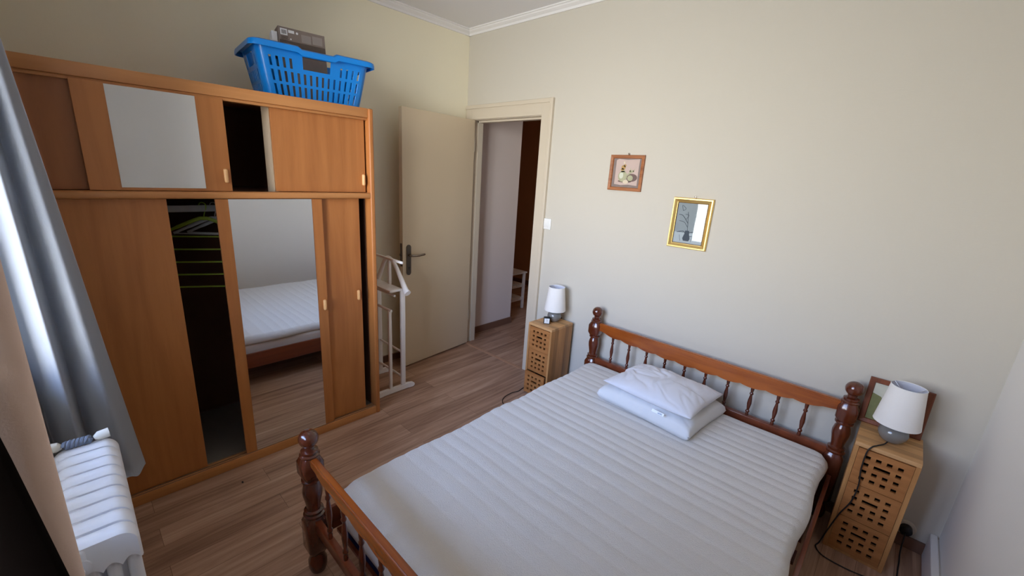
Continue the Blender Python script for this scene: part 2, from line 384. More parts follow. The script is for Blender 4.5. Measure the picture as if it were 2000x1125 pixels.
# window
b = NB()
yw0, yw1 = WALLY - 0.13, WALLY - 0.07
for x0, x1, z0, z1 in ((WX0, WX0 + .05, WZ0, WZ1), (WX1 - .05, WX1, WZ0, WZ1), (WX0, WX1, WZ0, WZ0 + .05), (WX0, WX1, WZ1 - .05, WZ1), ((WX0 + WX1) / 2 - .04, (WX0 + WX1) / 2 + .04, WZ0, WZ1)):
    box(b, (x0, yw0, z0), (x1, yw1, z1), 0.004)
win = struct('window_1', b, 'white paint')
b = NB()
for x0, x1 in ((WX0 + .05, (WX0 + WX1) / 2 - .04), ((WX0 + WX1) / 2 + .04, WX1 - .05)): box(b, (x0, WALLY - 0.102, WZ0 + .05), (x1, WALLY - 0.098, WZ1 - .05))
obj('window_pane', b, 'clear glass', win)
b = NB(); box(b, (WX0, WALLY - 0.13, WZ0 - 0.03), (WX1, WALLY + 0.005, WZ0), 0.004); obj('window_sill', b, 'white paint', win)
# door frame
b = NB()
def casing(x0, x1, z0, z1, y=0.0):
    box(b, (x0, y - 0.016, z0), (x1, y, z1), 0.002)
casing(DX1, 0.944, 0.0, DZ + 0.112); casing(0.006, DX0, 0.0, DZ + 0.112); casing(DX0, DX1, DZ, DZ + 0.112)
box(b, (0.915, -0.024, 0), (0.944, -0.016, DZ + 0.112), 0.003); box(b, (0.006, -0.024, DZ + 0.083), (0.915, -0.016, DZ + 0.112), 0.003)
box(b, (DX1 - 0.004, 0, 0), (DX1 + 0.01, 0.1, DZ)); box(b, (DX0 - 0.01, 0, 0), (DX0 + 0.004, 0.1, DZ)); box(b, (DX0, 0, DZ - 0.004), (DX1, 0.1, DZ + 0.01))
box(b, (DX1 - 0.02, 0.045, 0), (DX1, 0.1, DZ)); box(b, (DX0, 0.045, 0), (DX0 + 0.018, 0.1, DZ)); box(b, (DX0, 0.045, DZ - 0.018), (DX1, 0.1, DZ))
struct('trim_4', b, 'cream gloss')
b = NB(); box(b, (DX0 + 0.004, -0.035, 0), (DX1 - 0.004, -0.005, 0.004), 0.002); struct('trim_5', b, 'threshold')
# door leaf, swung open into the room
LW = 0.775; ang = math.atan2(-0.782, 0.165 - 0.088)
door = thing('door_leaf', 'cream flush bedroom door standing open in the corner beside the wardrobe', 'door', (0.088, -0.020, 0), 0, local=True)
door.rotation_euler = (0, 0, ang)
b = NB(); box(b, (0.0, -0.0, 0.012), (LW, 0.038, 2.03), 0.002); obj('door_panel', b, 'door paint', door)
# handle on the +y(local) side = room facing side
hx = LW - 0.055
b = NB(); t = NB()
bmesh.ops.create_circle(t, cap_ends=False, segments=8, radius=1); t.free()
pts = []
for k in range(13): a = PI * k / 12; pts.append((hx + 0.021 * math.cos(a), 1.016 + 0.021 * math.sin(a)))
for k in range(13): a = PI + PI * k / 12; pts.append((hx + 0.021 * math.cos(a), 0.816 + 0.021 * math.sin(a)))
prism(b, pts, 'y', 0.038, 0.046); pw = obj('handle_plate', b, 'door hardware', door, True)
b = NB(); lathe(b, [(0.006, 0), (0.006, 0.002), (0.004, 0.003)], seg=12, mx=Matrix.Translation((hx, 0.046, 0.855)) @ Matrix.Rotation(-PI / 2, 4, 'X')); box(b, (hx - 0.002, 0.0465, 0.837), (hx + 0.002, 0.0475, 0.855)); obj('keyhole', b, 'black plastic', pw)
b = NB(); tube(b, smoothpath([(hx, 0.044, 0.955), (hx, 0.075, 0.955), (hx - 0.02, 0.088, 0.955), (hx - 0.07, 0.088, 0.952), (hx - 0.13, 0.084, 0.955)], 5), [0.009] * 20 + [0.007], 10); obj('door_handle', b, 'lever steel', door, True)
b = NB(); box(b, (LW, 0.010, 0.87), (LW + 0.003, 0.030, 1.05)); box(b, (LW, 0.013, 0.95), (LW + 0.011, 0.027, 0.972), 0.002); obj('lock_plate', b, 'door hardware', door)
for z in (0.25, 1.78):
    b = NB(); lathe(b, [(0.008, z), (0.008, z + 0.09)], c=(-0.006, 0.030, 0), seg=10); obj('hinge', b, 'cream gloss', door, True)
# light switch and wall outlet
sw = thing('light_switch', 'square white light switch on the wall right of the door frame', 'switch', (0.967, 0, 1.26))
b = NB(); box(b, (0.967 - .041, -0.010, 1.219), (0.967 + .041, 0, 1.301), 0.004); obj('switch_plate', b, 'white plastic', sw, True)
b = NB(); box(b, (0.967 - .022, -0.015, 1.238), (0.967 + .022, -0.009, 1.282), 0.002); obj('rocker', b, 'white plastic', sw, True)
ol = thing('wall_outlet', 'round cream wall outlet low on the wall beside the right nightstand', 'outlet', (3.262, 0, 0.10))
b = NB(); lathe(b, [(0.036, 0), (0.036, 0.004), (0.031, 0.008), (0.0, 0.008)], seg=28, mx=Matrix.Translation((3.262, 0, 0.10)) @ Matrix.Rotation(PI / 2, 4, 'X')); obj('outlet_plate', b, 'cream gloss', ol, True)

# hallway beyond the door
b = NB(); box(b, (-0.13, 0.1, 0), (-0.03, 0.76, 2.6)); box(b, (-3.0, 0.66, 0), (-0.13, 0.76, 2.6)); struct('wall_hall_left', b, 'hall paint')
b = NB(); box(b, (-3.1, 2.2, 0), (1.5, 2.3, 2.6)); struct('wall_hall_end', b, 'hall brown')
b = NB(); box(b, (1.35, 0.1, 0), (1.45, 2.2, 2.6)); struct('wall_hall_right', b, 'hall paint')
b = NB(); box(b, (-3.1, 0.66, 0), (-3.0, 2.2, 2.6)); struct('wall_hall_far', b, 'hall paint')
b = NB(); box(b, (-3.1, 0.1, 2.6), (1.5, 2.3, 2.7)); struct('ceiling_hall', b, 'ceiling paint')
b = NB(); box(b, (-0.03, 0.1, 0), (-0.016, 0.774, 0.07), 0.003); box(b, (-3.0, 0.76, 0), (-0.03, 0.774, 0.07), 0.003); box(b, (-3.0, 2.186, 0), (1.35, 2.2, 0.07), 0.003); struct('baseboard_hall', b, 'brown skirting')
st = thing('shelf_stool', 'white painted slatted stool with two lower shelves standing in the dim hallway', 'stool', (-0.46, 1.15, 0))
for x in (-0.60, -0.31):
    for y in (1.02, 1.28):
        b = NB(); box(b, (x - .014, y - .014, 0), (x + .014, y + .014, 0.45), 0.002); obj('leg', b, 'white paint', st)
b = NB(); box(b, (-0.64, 0.99, 0.45), (-0.285, 1.31, 0.468), 0.005); obj('top', b, 'white paint', st)
for z in (0.13, 0.30):
    b = NB()
    for k in range(5): box(b, (-0.615, 1.01 + k * 0.058, z), (-0.295, 1.05 + k * 0.058, z + 0.014), 0.002)
    box(b, (-0.32, 1.0, z - 0.02), (-0.302, 1.3, z)); box(b, (-0.61, 1.0, z - 0.02), (-0.592, 1.3, z)); obj('shelf', b, 'white paint', st)

# ------------------------------------------------------------------ wardrobe
FX = 0.657; YR, YL = -1.272, -2.715; WT = 1.917
wd = thing('wardrobe', 'tall beech effect wardrobe with sliding doors and two mirrors', 'wardrobe', (0.35, -2.0, 0))
for nm, y0, y1 in (('side_panel', YR - 0.028, YR), ('side_panel', YL, YL + 0.028)):
    b = NB(); box(b, (0.02, y0, 0), (FX + 0.006, y1, WT), 0.008, 3); obj(nm, b, 'beech front', wd, True)
yi0, yi1 = YL + 0.028, YR - 0.028
b = NB(); box(b, (0.02, yi0, WT - 0.026), (FX - 0.03, yi1, WT)); obj('top_panel', b, 'beech rail', wd)
b = NB(); box(b, (FX - 0.028, yi0, 1.868), (FX - 0.004, yi1, WT), 0.003); box(b, (FX - 0.05, yi0, 1.855), (FX - 0.014, yi1, 1.868), 0.002); box(b, (FX - 0.07, yi0, 1.878), (FX - 0.03, yi1, 1.905)); obj('top_rail', b, 'beech rail', wd, True)
b = NB(); box(b, (FX - 0.058, yi0, 1.426), (FX + 0.004, yi1 + 0.004, 1.458), 0.010, 3); obj('middle_rail', b, 'beech rail', wd, True)
b = NB(); box(b, (FX - 0.060, yi0, 0.0), (FX - 0.001, yi1 + 0.002, 0.050), 0.003); box(b, (FX - 0.022, yi0, 0.05), (FX - 0.004, yi1, 0.052)); obj('plinth', b, 'beech rail', wd, True)
b = NB()
for x in (0.609, 0.632, 0.6495): box(b, (x - 0.001, yi0, 0.05), (x + 0.001, yi1, 0.056))
obj('track', b, 'track metal', wd)
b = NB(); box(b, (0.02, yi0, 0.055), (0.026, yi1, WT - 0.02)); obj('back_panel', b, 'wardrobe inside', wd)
b = NB(); box(b, (0.026, yi0, 0.030), (0.597, yi1, 0.048)); obj('bottom_shelf', b, 'grey board', wd)
b = NB(); box(b, (0.026, yi0, 1.432), (0.599, yi1, 1.452)); obj('middle_shelf', b, 'wardrobe inside', wd)
b = NB(); box(b, (0.500, -1.803, 1.452), (0.600, -1.785, 1.888)); obj('partition', b, 'pale board', wd)
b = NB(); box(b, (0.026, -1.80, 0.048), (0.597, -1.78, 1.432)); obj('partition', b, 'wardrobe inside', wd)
for ya_ in (yi0, yi1 - 0.004):
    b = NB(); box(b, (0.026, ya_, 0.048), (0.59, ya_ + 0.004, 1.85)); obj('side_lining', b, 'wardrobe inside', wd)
def sdoor(y0, y1, z0, z1, front, m, hy, hz, mirror=None):
    x0, x1 = (0.6345, 0.6475) if front else (0.612, 0.6255)
    b = NB(); box(b, (x0, y0, z0), (x1, y1, z1), 0.0015); d = obj('door', b, m, wd)
    if mirror:
        my0, my1, mz0, mz1 = mirror
        b = NB(); box(b, (x1, my0, mz0), (x1 + 0.0025, my1, mz1)); obj('mirror', b, 'mirror glass', d)
    if hy is not None:
        b = NB(); box(b, (x1, hy - 0.009, hz - 0.032), (x1 + 0.020, hy + 0.009, hz + 0.032), 0.008, 3); obj('handle', b, 'beech handle', d, True)
    return d
sdoor(-2.687, -2.25, 1.460, 1.862, False, 'beech front shaded', None, 0)
sdoor(-2.492, -2.003, 1.460, 1.862, True, 'beech front', -2.026, 1.53, (-2.396, -2.108, 1.472, 1.856))
sdoor(-1.804, -1.312, 1.460, 1.862, False, 'beech front', -1.328, 1.53)
sdoor(-2.687, -2.256, 0.054, 1.424, False, 'beech front', None, 0)
sdoor(-2.080, -1.584, 0.054, 1.424, True, 'beech front', -1.605, 0.828, (-2.028, -1.641, 0.056, 1.4235))
sdoor(-1.85, -1.358, 0.054, 1.424, False, 'beech front', -1.385, 0.845)
b = NB(); box(b, (0.315, yi0, 1.335), (0.330, -1.80, 1.368), 0.004); obj('hanging_rail', b, 'hanging rail', wd, True)
# clothes hangers on the rail
RX = 0.3225; RZ = 1.368
def hook(b, y, z0):
    tube(b, smoothpath([(RX - 0.016, y, RZ - 0.008), (RX - 0.012, y, RZ + 0.008), (RX, y, RZ + 0.0135), (RX + 0.014, y, RZ + 0.006), (RX + 0.015, y, RZ - 0.015), (RX + 0.004, y, RZ - 0.045), (RX, y, z0)], 5), 0.0025, 6)
def hanger(y, m, label, tilt, group, tiers=0, name='clothes_hanger'):
    h = thing(name, label, 'hanger', (RX, y, RZ), group=group, local=True); h.rotation_euler = (0, 0, tilt)
    T = Matrix.Translation((-RX, -y, -RZ))
    zc = RZ - 0.068
    b = NB(); hook(b, y, zc); b.transform(T); obj('hook', b, 'lamp wire' if m == 'hanger white' else m, h, True)
    b = NB(); pts = [(RX - 0.20, y, zc - 0.085), (RX - 0.12, y, zc - 0.045), (RX - 0.03, y, zc - 0.004), (RX, y, zc), (RX + 0.03, y, zc - 0.004), (RX + 0.12, y, zc - 0.045), (RX + 0.20, y, zc - 0.085)]
    P = smoothpath(pts, 5); tube(b, P, [0.009 if 4 < i < len(P) - 5 else 0.007 for i in range(len(P))], 8, 0.5); b.transform(T); obj('shoulders', b, m, h, True)
    if tiers:
        for k in range(tiers):
            z = zc - 0.095 - 0.068 * k
            b = NB(); tube(b, [(RX - 0.19, y, z), (RX + 0.19, y, z)], 0.0045, 8); b.transform(T); obj('trouser_bar', b, m, h, True)
        b = NB()
        tube(b, [(RX - 0.19, y, zc - 0.08), (RX - 0.19, y, zc - 0.095 - 0.068 * (tiers - 1))], 0.004, 6); b.transform(T); obj('side_rod', b, m, h, True)
    else:
        b = NB(); tube(b, [(RX - 0.195, y, zc - 0.085), (RX + 0.195, y, zc - 0.085)], 0.004, 6); b.transform(T); obj('trouser_bar', b, m, h, True)
    return h
hanger(-2.07, 'hanger green', 'lime green tiered trouser hanger hanging nearest in the open wardrobe gap', math.radians(62), 'hangers on the wardrobe rail', 5)
hanger(-2.022, 'hanger white', 'white hanger just behind the lime tiered hanger in the wardrobe', math.radians(57), 'hangers on the wardrobe rail')
hanger(-1.970, 'hanger white', 'white hanger deepest in the open wardrobe gap', math.radians(52), 'hangers on the wardrobe rail')

# ------------------------------------------------------------------ laundry basket
bk = thing('laundry_basket', 'bright blue plastic laundry basket with slotted sides on top of the wardrobe', 'basket', (0.36, -1.50, WT + 0.001), 0.0, local=True)
bk.rotation_euler = (0, 0, math.radians(-5))
BH = 0.248; HX0, HY0, HX1, HY1 = 0.132, 0.246, 0.170, 0.292
MHX, MHY, BR = (HX0 + HX1) / 2, (HY0 + HY1) / 2, 0.045
SX_, SY_, AR_ = MHX - BR, MHY - BR, PI / 2 * BR
PER = 4 * (SX_ + SY_ + AR_)
def superp(u, hx, hy):
    """rounded rectangle; u in 0..1 goes round by the length of the mean section"""
    s_ = (u % 1.0) * PER; sx, sy = hx - BR, hy - BR
    for L, kind in ((SY_, 0), (AR_, 1), (2 * SX_, 2), (AR_, 3), (2 * SY_, 4), (AR_, 5), (2 * SX_, 6), (AR_, 7), (SY_ + 1e-6, 8)):
        if s_ <= L or kind == 8:
            t = s_ / L
            if kind == 0: return Vector((hx, sy * t, 0))
            if kind == 8: return Vector((hx, -sy * (1 - t), 0))
            if kind == 2: return Vector((sx * (1 - 2 * t), hy, 0))
            if kind == 4: return Vector((-hx, sy * (1 - 2 * t), 0))
            if kind == 6: return Vector((-sx * (1 - 2 * t), -hy, 0))
            a = {1: 0, 3: PI / 2, 5: PI, 7: 1.5 * PI}[kind] + t * PI / 2
            cx = sx if kind in (1, 7) else -sx; cy = sy if kind in (1, 3) else -sy
            return Vector((cx + BR * math.cos(a), cy + BR * math.sin(a), 0))
        s_ -= L
def atlen(s_): return s_ / PER
# u divisions: a slot every ~26 mm, slots 9 mm wide
NS = 52; us = []
for k in range(NS): us += [(k - 0.2) * PER / NS, (k + 0.2) * PER / NS]
us.append(PER * (1 - 0.2 / NS))
vs = [0, 0.022, 0.028, 0.066, 0.072, 0.085, 0.091, 0.129, 0.135, 0.150, 0.156, 0.190, 0.196, 0.215, BH]
def pos_u(i): return superp(atlen((us[i] + us[i + 1]) / 2), MHX, MHY)
def solid(i, j):
    p = pos_u(i); slot = (i % 2 == 0)
    corner = abs(p.x) > MHX - BR - 0.004 and abs(p.y) > MHY - BR - 0.004
    if corner: return True
    longside = abs(p.x) > 0.135
    if longside and abs(p.y) < 0.062:
        if 9 < j < 13: return False
        if 8 < j <= 9: return True
    if (not longside) and abs(p.x) < 0.055 and 10 <= j < 13: return False
    if j in (1, 2, 3, 5, 6, 7, 9, 10, 11):
        if j in (9, 10, 11) and longside and abs(p.y) < 0.10: return True
        if j in (9, 10, 11) and not longside and abs(p.x) < 0.075: return True
        return not (slot and j in (1, 2, 3, 5, 6, 7, 9, 10, 11))
    return True
def bf(u, v, s):
    t = v / BH; tt = t ** 0.9; k = 0.0 if s == 0 else -0.003
    hx = HX0 + (HX1 - HX0) * tt + k; hy = HY0 + (HY1 - HY0) * tt + k
    p = superp(atlen(u), hx, hy); p.z = v; return p
b = NB(); perforated(b, us, vs, solid, bf)
bmesh.ops.remove_doubles(b, verts=b.verts, dist=1e-5)
obj('basket_wall', b, 'basket plastic', bk, True)
b = NB(); n = 96
pr = [(-0.004, BH - 0.010), (0.0, BH - 0.002), (0.003, BH + 0.006), (0.016, BH + 0.008), (0.026, BH + 0.002), (0.029, BH - 0.010), (0.029, BH - 0.024), (0.026, BH - 0.024), (0.025, BH - 0.008), (0.010, BH - 0.001), (0.0, BH - 0.012)]
rings = []
for i in range(n):
    u = atlen(PER * i / n); row = []
    yy = superp(u, HX1, HY1).y; xx = superp(u, HX1, HY1).x
    dip = -0.012 if (abs(yy) < 0.075 and abs(xx) > 0.1) else 0.0
    for d, z in pr:
        p = superp(u, HX1 + d, HY1 + d); p.z = z + dip; row.append(b.verts.new(p))
    rings.append(row)
m_ = len(pr)
for i in range(n):
    A, B = rings[i], rings[(i + 1) % n]
    for k in range(m_): b.faces.new((A[k], B[k], B[(k + 1) % m_], A[(k + 1) % m_]))
obj('rim', b, 'basket plastic', bk, True)
b = NB()
vb = [b.verts.new(superp(i / n, HX0, HY0)) for i in range(n)]; b.faces.new(vb)
r_ = bmesh.ops.extrude_face_region(b, geom=list(b.faces)); bmesh.ops.translate(b, vec=(0, 0, 0.004), verts=[v for v in r_['geom'] if isinstance(v, bmesh.types.BMVert)])
obj('basket_bottom', b, 'basket plastic', bk)
# carton standing in the basket
ct = thing('cardboard_carton', 'worn grey brown carton sticking out of the blue basket', 'carton', (0.36, -1.52, 1.929), 0, local=True)
ct.rotation_euler = (0, math.radians(-7), math.radians(-6))
CX, CY0, CY1, CZ1 = 0.035, -0.115, 0.125, 0.365
b = NB(); box(b, (-CX, CY0, 0.0), (CX, CY1, CZ1), 0.001); obj('box_body', b, 'carton', ct)
b = NB(); box(b, (CX + 0.0004, CY0 + 0.004, 0.23), (CX + 0.0012, CY1 - 0.002, 0.300)); obj('dark_band', b, 'carton dark', ct)
b = NB(); box(b, (CX + 0.0008, CY0 + 0.010, 0.325), (CX + 0.0016, CY0 + 0.045, 0.356)); box(b, (CX + 0.0008, CY0 + 0.050, 0.340), (CX + 0.0016, CY0 + 0.080, 0.354)); obj('sticker', b, 'carton label', ct)
b = NB()
for k in range(7): box(b, (CX + 0.0016, CY0 + 0.017 + k * 0.0034, 0.330), (CX + 0.0022, CY0 + 0.017 + k * 0.0034 + (0.0014 if k % 2 else 0.0022), 0.350))
for k in range(4): box(b, (CX + 0.0016, CY0 + 0.012, 0.316 - k * 0.006), (CX + 0.0022, CY0 + 0.048 - 0.004 * (k % 2), 0.318 - k * 0.006))
obj('printed_lines', b, 'print dark', ct)
b = NB(); box(b, (CX + 0.0008, CY0 + 0.115, 0.306), (CX + 0.0014, CY0 + 0.165, 0.345)); box(b, (CX + 0.0008, CY0 + 0.172, 0.308), (CX + 0.0014, CY0 + 0.225, 0.350)); obj('grey_panel', b, 'carton grey', ct)
b = NB(); lathe(b, [(0.006, 0), (0.006, 0.0006), (0, 0.0006)], seg=14, mx=Matrix.Translation((CX + 0.001, CY0 + 0.094, 0.345)) @ Matrix.Rotation(PI / 2, 4, 'Y')); obj('round_mark', b, 'carton label', ct)
b = NB(); lathe(b, [(0.004, 0), (0.004, 0.0006), (0, 0.0006)], seg=14, mx=Matrix.Translation((CX + 0.001, CY0 + 0.06, 0.31)) @ Matrix.Rotation(PI / 2, 4, 'Y')); obj('round_mark', b, 'carton label', ct)
b = NB(); box(b, (-CX + 0.004, CY0 - 0.030, 0.29), (CX - 0.012, CY0 - 0.001, 0.34), 0.004); obj('torn_flap', b, 'carton label', ct)
b = NB(); box(b, (-CX, CY0 - 0.016, 0.22), (CX - 0.004, CY0 - 0.0005, 0.285), 0.001); obj('side_flap', b, 'carton dark', ct)

# ------------------------------------------------------------------ valet stand
vl = thing('valet_stand', 'white wooden clothes valet between the wardrobe and the open door', 'valet stand', (0.33, -1.02, 0))
for x in (0.17, 0.495):
    b = NB(); y0, y1 = -1.215, -0.885
    P = [(y0, 0.0), (y0, 0.022), (y0 + 0.01, 0.034), (y0 + 0.05, 0.040), (y1 - 0.05, 0.040), (y1 - 0.012, 0.034), (y1, 0.022), (y1, 0.008), (y1 - 0.012, 0.0), (y1 - 0.05, 0.0), (y1 - 0.06, 0.008), (y0 + 0.06, 0.008), (y0 + 0.05, 0.0)]
    prism(b, P, 'x', x - 0.013, x + 0.013, bev=0.003); obj('foot', b, 'white paint', vl, True)
    b = NB(); box(b, (x - 0.010, -1.000, 0.035), (x + 0.010, -0.965, 0.79), 0.004); obj('upright', b, 'white paint', vl, True)
    b = NB(); box(b, (x - 0.009, -1.100, 0.035), (x + 0.009, -1.076, 0.645), 0.004); obj('short_upright', b, 'white paint', vl, True)
def rung(name, y, z, r=0.008, ex=0.0, x0=0.17, x1=0.495):
    b = NB(); tube(b, [(x0 - ex, y, z), (x1 + ex, y, z)], r, 10); obj(name, b, 'white paint', vl, True)
rung('rung', -1.088, 0.648, 0.0095, 0.022); rung('rung', -0.982, 0.30); rung('rung', -0.982, 0.10); rung('rung', -1.088, 0.20); rung('rung', -1.045, 0.745, 0.008)
b = NB(); box(b, (0.16, -1.09, 0.775), (0.505, -0.985, 0.792), 0.005); obj('tray', b, 'white paint', vl, True)
b = NB()
P = smoothpath([(0.115, -0.975, 0.765), (0.15, -0.975, 0.790), (0.21, -0.978, 0.875), (0.27, -0.985, 0.955), (0.333, -0.99, 0.985), (0.396, -0.985, 0.955), (0.456, -0.978, 0.875), (0.52, -0.975, 0.790), (0.55, -0.975, 0.765)], 6)
tube(b, P, [0.026 - 0.012 * math.cos(abs(i / (len(P) - 1) - 0.5) * PI) for i in range(len(P))], 14, 0.9); obj('hanger_arm', b, 'white paint', vl, True)
b = NB(); box(b, (0.11, -1.058, 0.992), (0.60, -1.040, 1.010), 0.006); obj('trouser_bar', b, 'white paint', vl, True)
b = NB(); tube(b, [(0.333, -0.99, 0.98), (0.333, -1.05, 1.000)], 0.008, 10); obj('bar_bracket', b, 'white paint', vl, True)
b = NB(); box(b, (0.323, -0.997, 0.785), (0.343, -0.975, 0.975), 0.004); obj('neck_post', b, 'white paint', vl, True)

# ------------------------------------------------------------------ bed
bed = thing('double_bed', 'varnished pine double bed frame with turned posts and spindles', 'bed', (2.23, -1.07, 0))
BX0, BX1, BYH, BYF = 1.535, 2.938, -0.078, -2.068
def octa(bm, x, y, z0, z1, h):
    c = h * 0.42
    o = [(h, -h + c), (h, h - c), (h - c, h), (-h + c, h), (-h, h - c), (-h, -h + c), (-h + c, -h), (h - c, -h)]
    t = NB(); rings = []
    for z, s in ((z0, 0.70), (z0 + 0.026, 1), (z1 - 0.026, 1), (z1, 0.70)):
        # square with chamfered corners in the middle, rounder at both ends
        cc = c if s == 1 else h * 0.55
        oo = [(h, -h + cc * .55), (h, h - cc * .55), (h - cc * .55, h), (-h + cc * .55, h), (-h, h - cc * .55), (-h, -h + cc * .55), (-h + cc * .55, -h), (h - cc * .55, -h)]
        rings.append([t.verts.new((x + p[0] * s, y + p[1] * s, z)) for p in oo])
    for i in range(3):
        for k in range(8): t.faces.new((rings[i][k], rings[i][(k + 1) % 8], rings[i + 1][(k + 1) % 8], rings[i + 1][k]))
    t.faces.new(rings[0][::-1]); t.faces.new(rings[-1]); merge(bm, t)
def ballp(zc, r, n=9, bot=0.35): return [(r * math.sin(a), zc - r * math.cos(a)) for a in [bot + (PI - bot) * k / n for k in range(n + 1)]]
def post(x, y, ztop, low):
    d = ztop
    b = NB()
    r = 0.036
    prof = [(0.026, d - 0.206), (0.030, d - 0.204), (0.039, d - 0.212 + 0.016)]
    # turned vase between the two blocks
    v0, v1 = d - 0.348, d - 0.206
    pr = [(0.030, v0 - 0.034), (0.039, v0 - 0.030), (0.040, v0 - 0.022), (0.033, v0 - 0.017), (0.035, v0 - 0.010), (0.036, v0 - 0.004), (0.027, v0), (0.026, v0 + 0.01), (0.030, v0 + 0.035), (0.036, v0 + 0.065), (0.037, v0 + 0.085), (0.032, v0 + 0.110), (0.026, v0 + 0.122), (0.028, v0 + 0.126), (0.037, v0 + 0.130), (0.037, v0 + 0.137), (0.028, v0 + 0.142)]
    lathe(b, pr, (x, y, 0), 28)
    top = [(0.028, d - 0.112), (0.035, d - 0.108), (0.037, d - 0.101), (0.030, d - 0.096), (0.032, d - 0.090), (0.031, d - 0.084), (0.019, d - 0.078)] + ballp(d - r, r, 12, 0.55)
    lathe(b, top, (x, y, 0), 28)
    octa(b, x, y, d - 0.210, d - 0.106, 0.040)
    octa(b, x, y, 0.095, d - 0.378, 0.040)
    lathe(b, [(0.024, 0.0), (0.030, 0.003), (0.036, 0.025), (0.036, 0.055), (0.028, 0.075), (0.024, 0.085), (0.026, 0.1)], (x, y, 0), 28)
    return obj('post', b, 'varnished post', bed, True)
post(BX0, BYH, 0.757, 0); post(BX1, BYH, 0.757, 0); post(BX0, BYF, 0.655, 0); post(BX1, BYF, 0.655, 0)
SPX = [1.679 + 0.1227 * i for i in range(10)]
def board(x0, x1, y0, y1, ztop, zend, zmid, name='top_rail'):
    N = 240; t = NB(); o = []
    for k in range(N + 1):
        x = x0 + (x1 - x0) * k / N; s = (x - x0) / (x1 - x0)
        ph = (x - SPX[0]) / 0.1227
        env = zend + (zmid - zend) * math.sin(PI * s) ** 0.7
        zz = env + 0.010 * (1 - abs(math.cos(PI * ph)) ** 0.8) * 1.0
        if ph < -0.5 or ph > 9.5: zz = env + 0.010
        o.append((x, zz))
    top = [(x1, ztop), (x0, ztop)]
    pts = o + top
    f = []
    for y in (y0, y1): f.append([t.verts.new((p[0], y, p[1])) for p in pts])
    n_ = len(pts)
    t.faces.new(f[0]); t.faces.new(f[1][::-1])
    for i in range(n_): t.faces.new((f[0][i], f[0][(i + 1) % n_], f[1][(i + 1) % n_], f[1][i]))
    eds = [e for e in t.edges if abs(e.verts[0].co.z - ztop) < 1e-6 and abs(e.verts[1].co.z - ztop) < 1e-6]
    bmesh.ops.bevel(t, geom=eds, offset=0.005, segments=3, affect='EDGES')
    b = NB(); merge(b, t); return obj(name, b, 'varnished pine', bed, False)
board(BX0 + 0.03, BX1 - 0.03, BYH - 0.014, BYH + 0.014, 0.648, 0.590, 0.552)
board(BX0 + 0.03, BX1 - 0.03, BYF - 0.014, BYF + 0.014, 0.548, 0.516, 0.484)
def spindle(x, y, z0, z1):
    L = z1 - z0; b = NB()
    pr = [(0.0075, 0), (0.009, 0.08), (0.0065, 0.12), (0.0105, 0.15), (0.0105, 0.18), (0.006, 0.21), (0.0085, 0.30), (0.0115, 0.42), (0.0105, 0.52), (0.0075, 0.64), (0.006, 0.70), (0.0100, 0.73), (0.0100, 0.76), (0.0065, 0.79), (0.0085, 0.86), (0.0095, 0.93), (0.008, 1.0)]
    lathe(b, [(r, z0 + L * t) for r, t in pr], (x, y, 0), 14); return obj('spindle', b, 'varnished post', bed, True)
for x in SPX:
    s_ = (x - BX0) / (BX1 - BX0); dz = 0.038 * math.sin(PI * s_) ** 0.7
    spindle(x, BYH, 0.385, 0.60 - dz); spindle(x, BYF, 0.262, 0.528 - dz)
b = NB(); box(b, (BX0 + 0.03, BYH - 0.018, 0.335), (BX1 - 0.03, BYH + 0.018, 0.390), 0.004); obj('lower_rail', b, 'varnished side', bed, True)
b = NB(); box(b, (BX0 + 0.03, BYF - 0.013, 0.215), (BX1 - 0.03, BYF + 0.013, 0.265), 0.004); obj('lower_rail', b, 'varnished side', bed, True)
for x0 in (BX0 - 0.016, BX1 - 0.001):
    b = NB(); box(b, (x0, BYF + 0.036, 0.150), (x0 + 0.017, BYH - 0.036, 0.262), 0.003); obj('side_rail', b, 'varnished side', bed, True)
for k in range(12):
    b = NB(); y = BYF + 0.12 + k * 0.158; box(b, (BX0 + 0.012, y - 0.04, 0.145), (BX1 - 0.012, y + 0.04, 0.159)); obj('slat', b, 'varnished side', bed)
b = NB()
for x in (BX0 - 0.037, BX0): 
    lathe(b, [(0.005, 0), (0.005, 0.002), (0, 0.003)], seg=12, mx=Matrix.Translation((BX0 - 0.037, BYF, 0.235)) @ Matrix.Rotation(-PI / 2, 4, 'Y')); break
obj('screw_cap', b, 'screw cap', bed, True)

# ------------------------------------------------------------------ mattress
mt = thing('mattress', 'large bare cream plush mattress with ribbed top on the pine bed', 'mattress', (2.23, -1.05, 0.160))
MX0, MX1, MY0, MY1, MZ = 1.552, 2.922, -1.985, -0.128, 0.376
rnd = random.Random(3)
seams = []; y = 0.0
while y < MY1 - MY0:                                   # distance from the head end
    seams.append((y, 0.3 + 0.7 * rnd.random())); y += 0.045 + 0.03 * rnd.random() + 0.012 * (y / 1.8)
def ridge(d):
    h = 0.0
    for k in range(len(seams) - 1):
        if seams[k][0] <= d < seams[k + 1][0]:
            a = (d - seams[k][0]) / (seams[k + 1][0] - seams[k][0]); amp = 0.0048 * (0.55 + 0.45 * seams[k][1]) * (1.0 if d < 1.0 else 0.65)
            h = amp * math.sin(PI * a) ** 0.7; break
    return h
b = NB(); NXg, NYg = 70, 330; TH = 0.058
def topz(x, d):
    return MZ - 0.004 + ridge(d + 0.006 * noise.noise(Vector((x * 3, d * 2, 4)))) + 0.0035 * noise.noise(Vector((x * 3, d * 3, 0))) + 0.0015 * noise.noise(Vector((x * 14, d * 14, 3)))
grid = []
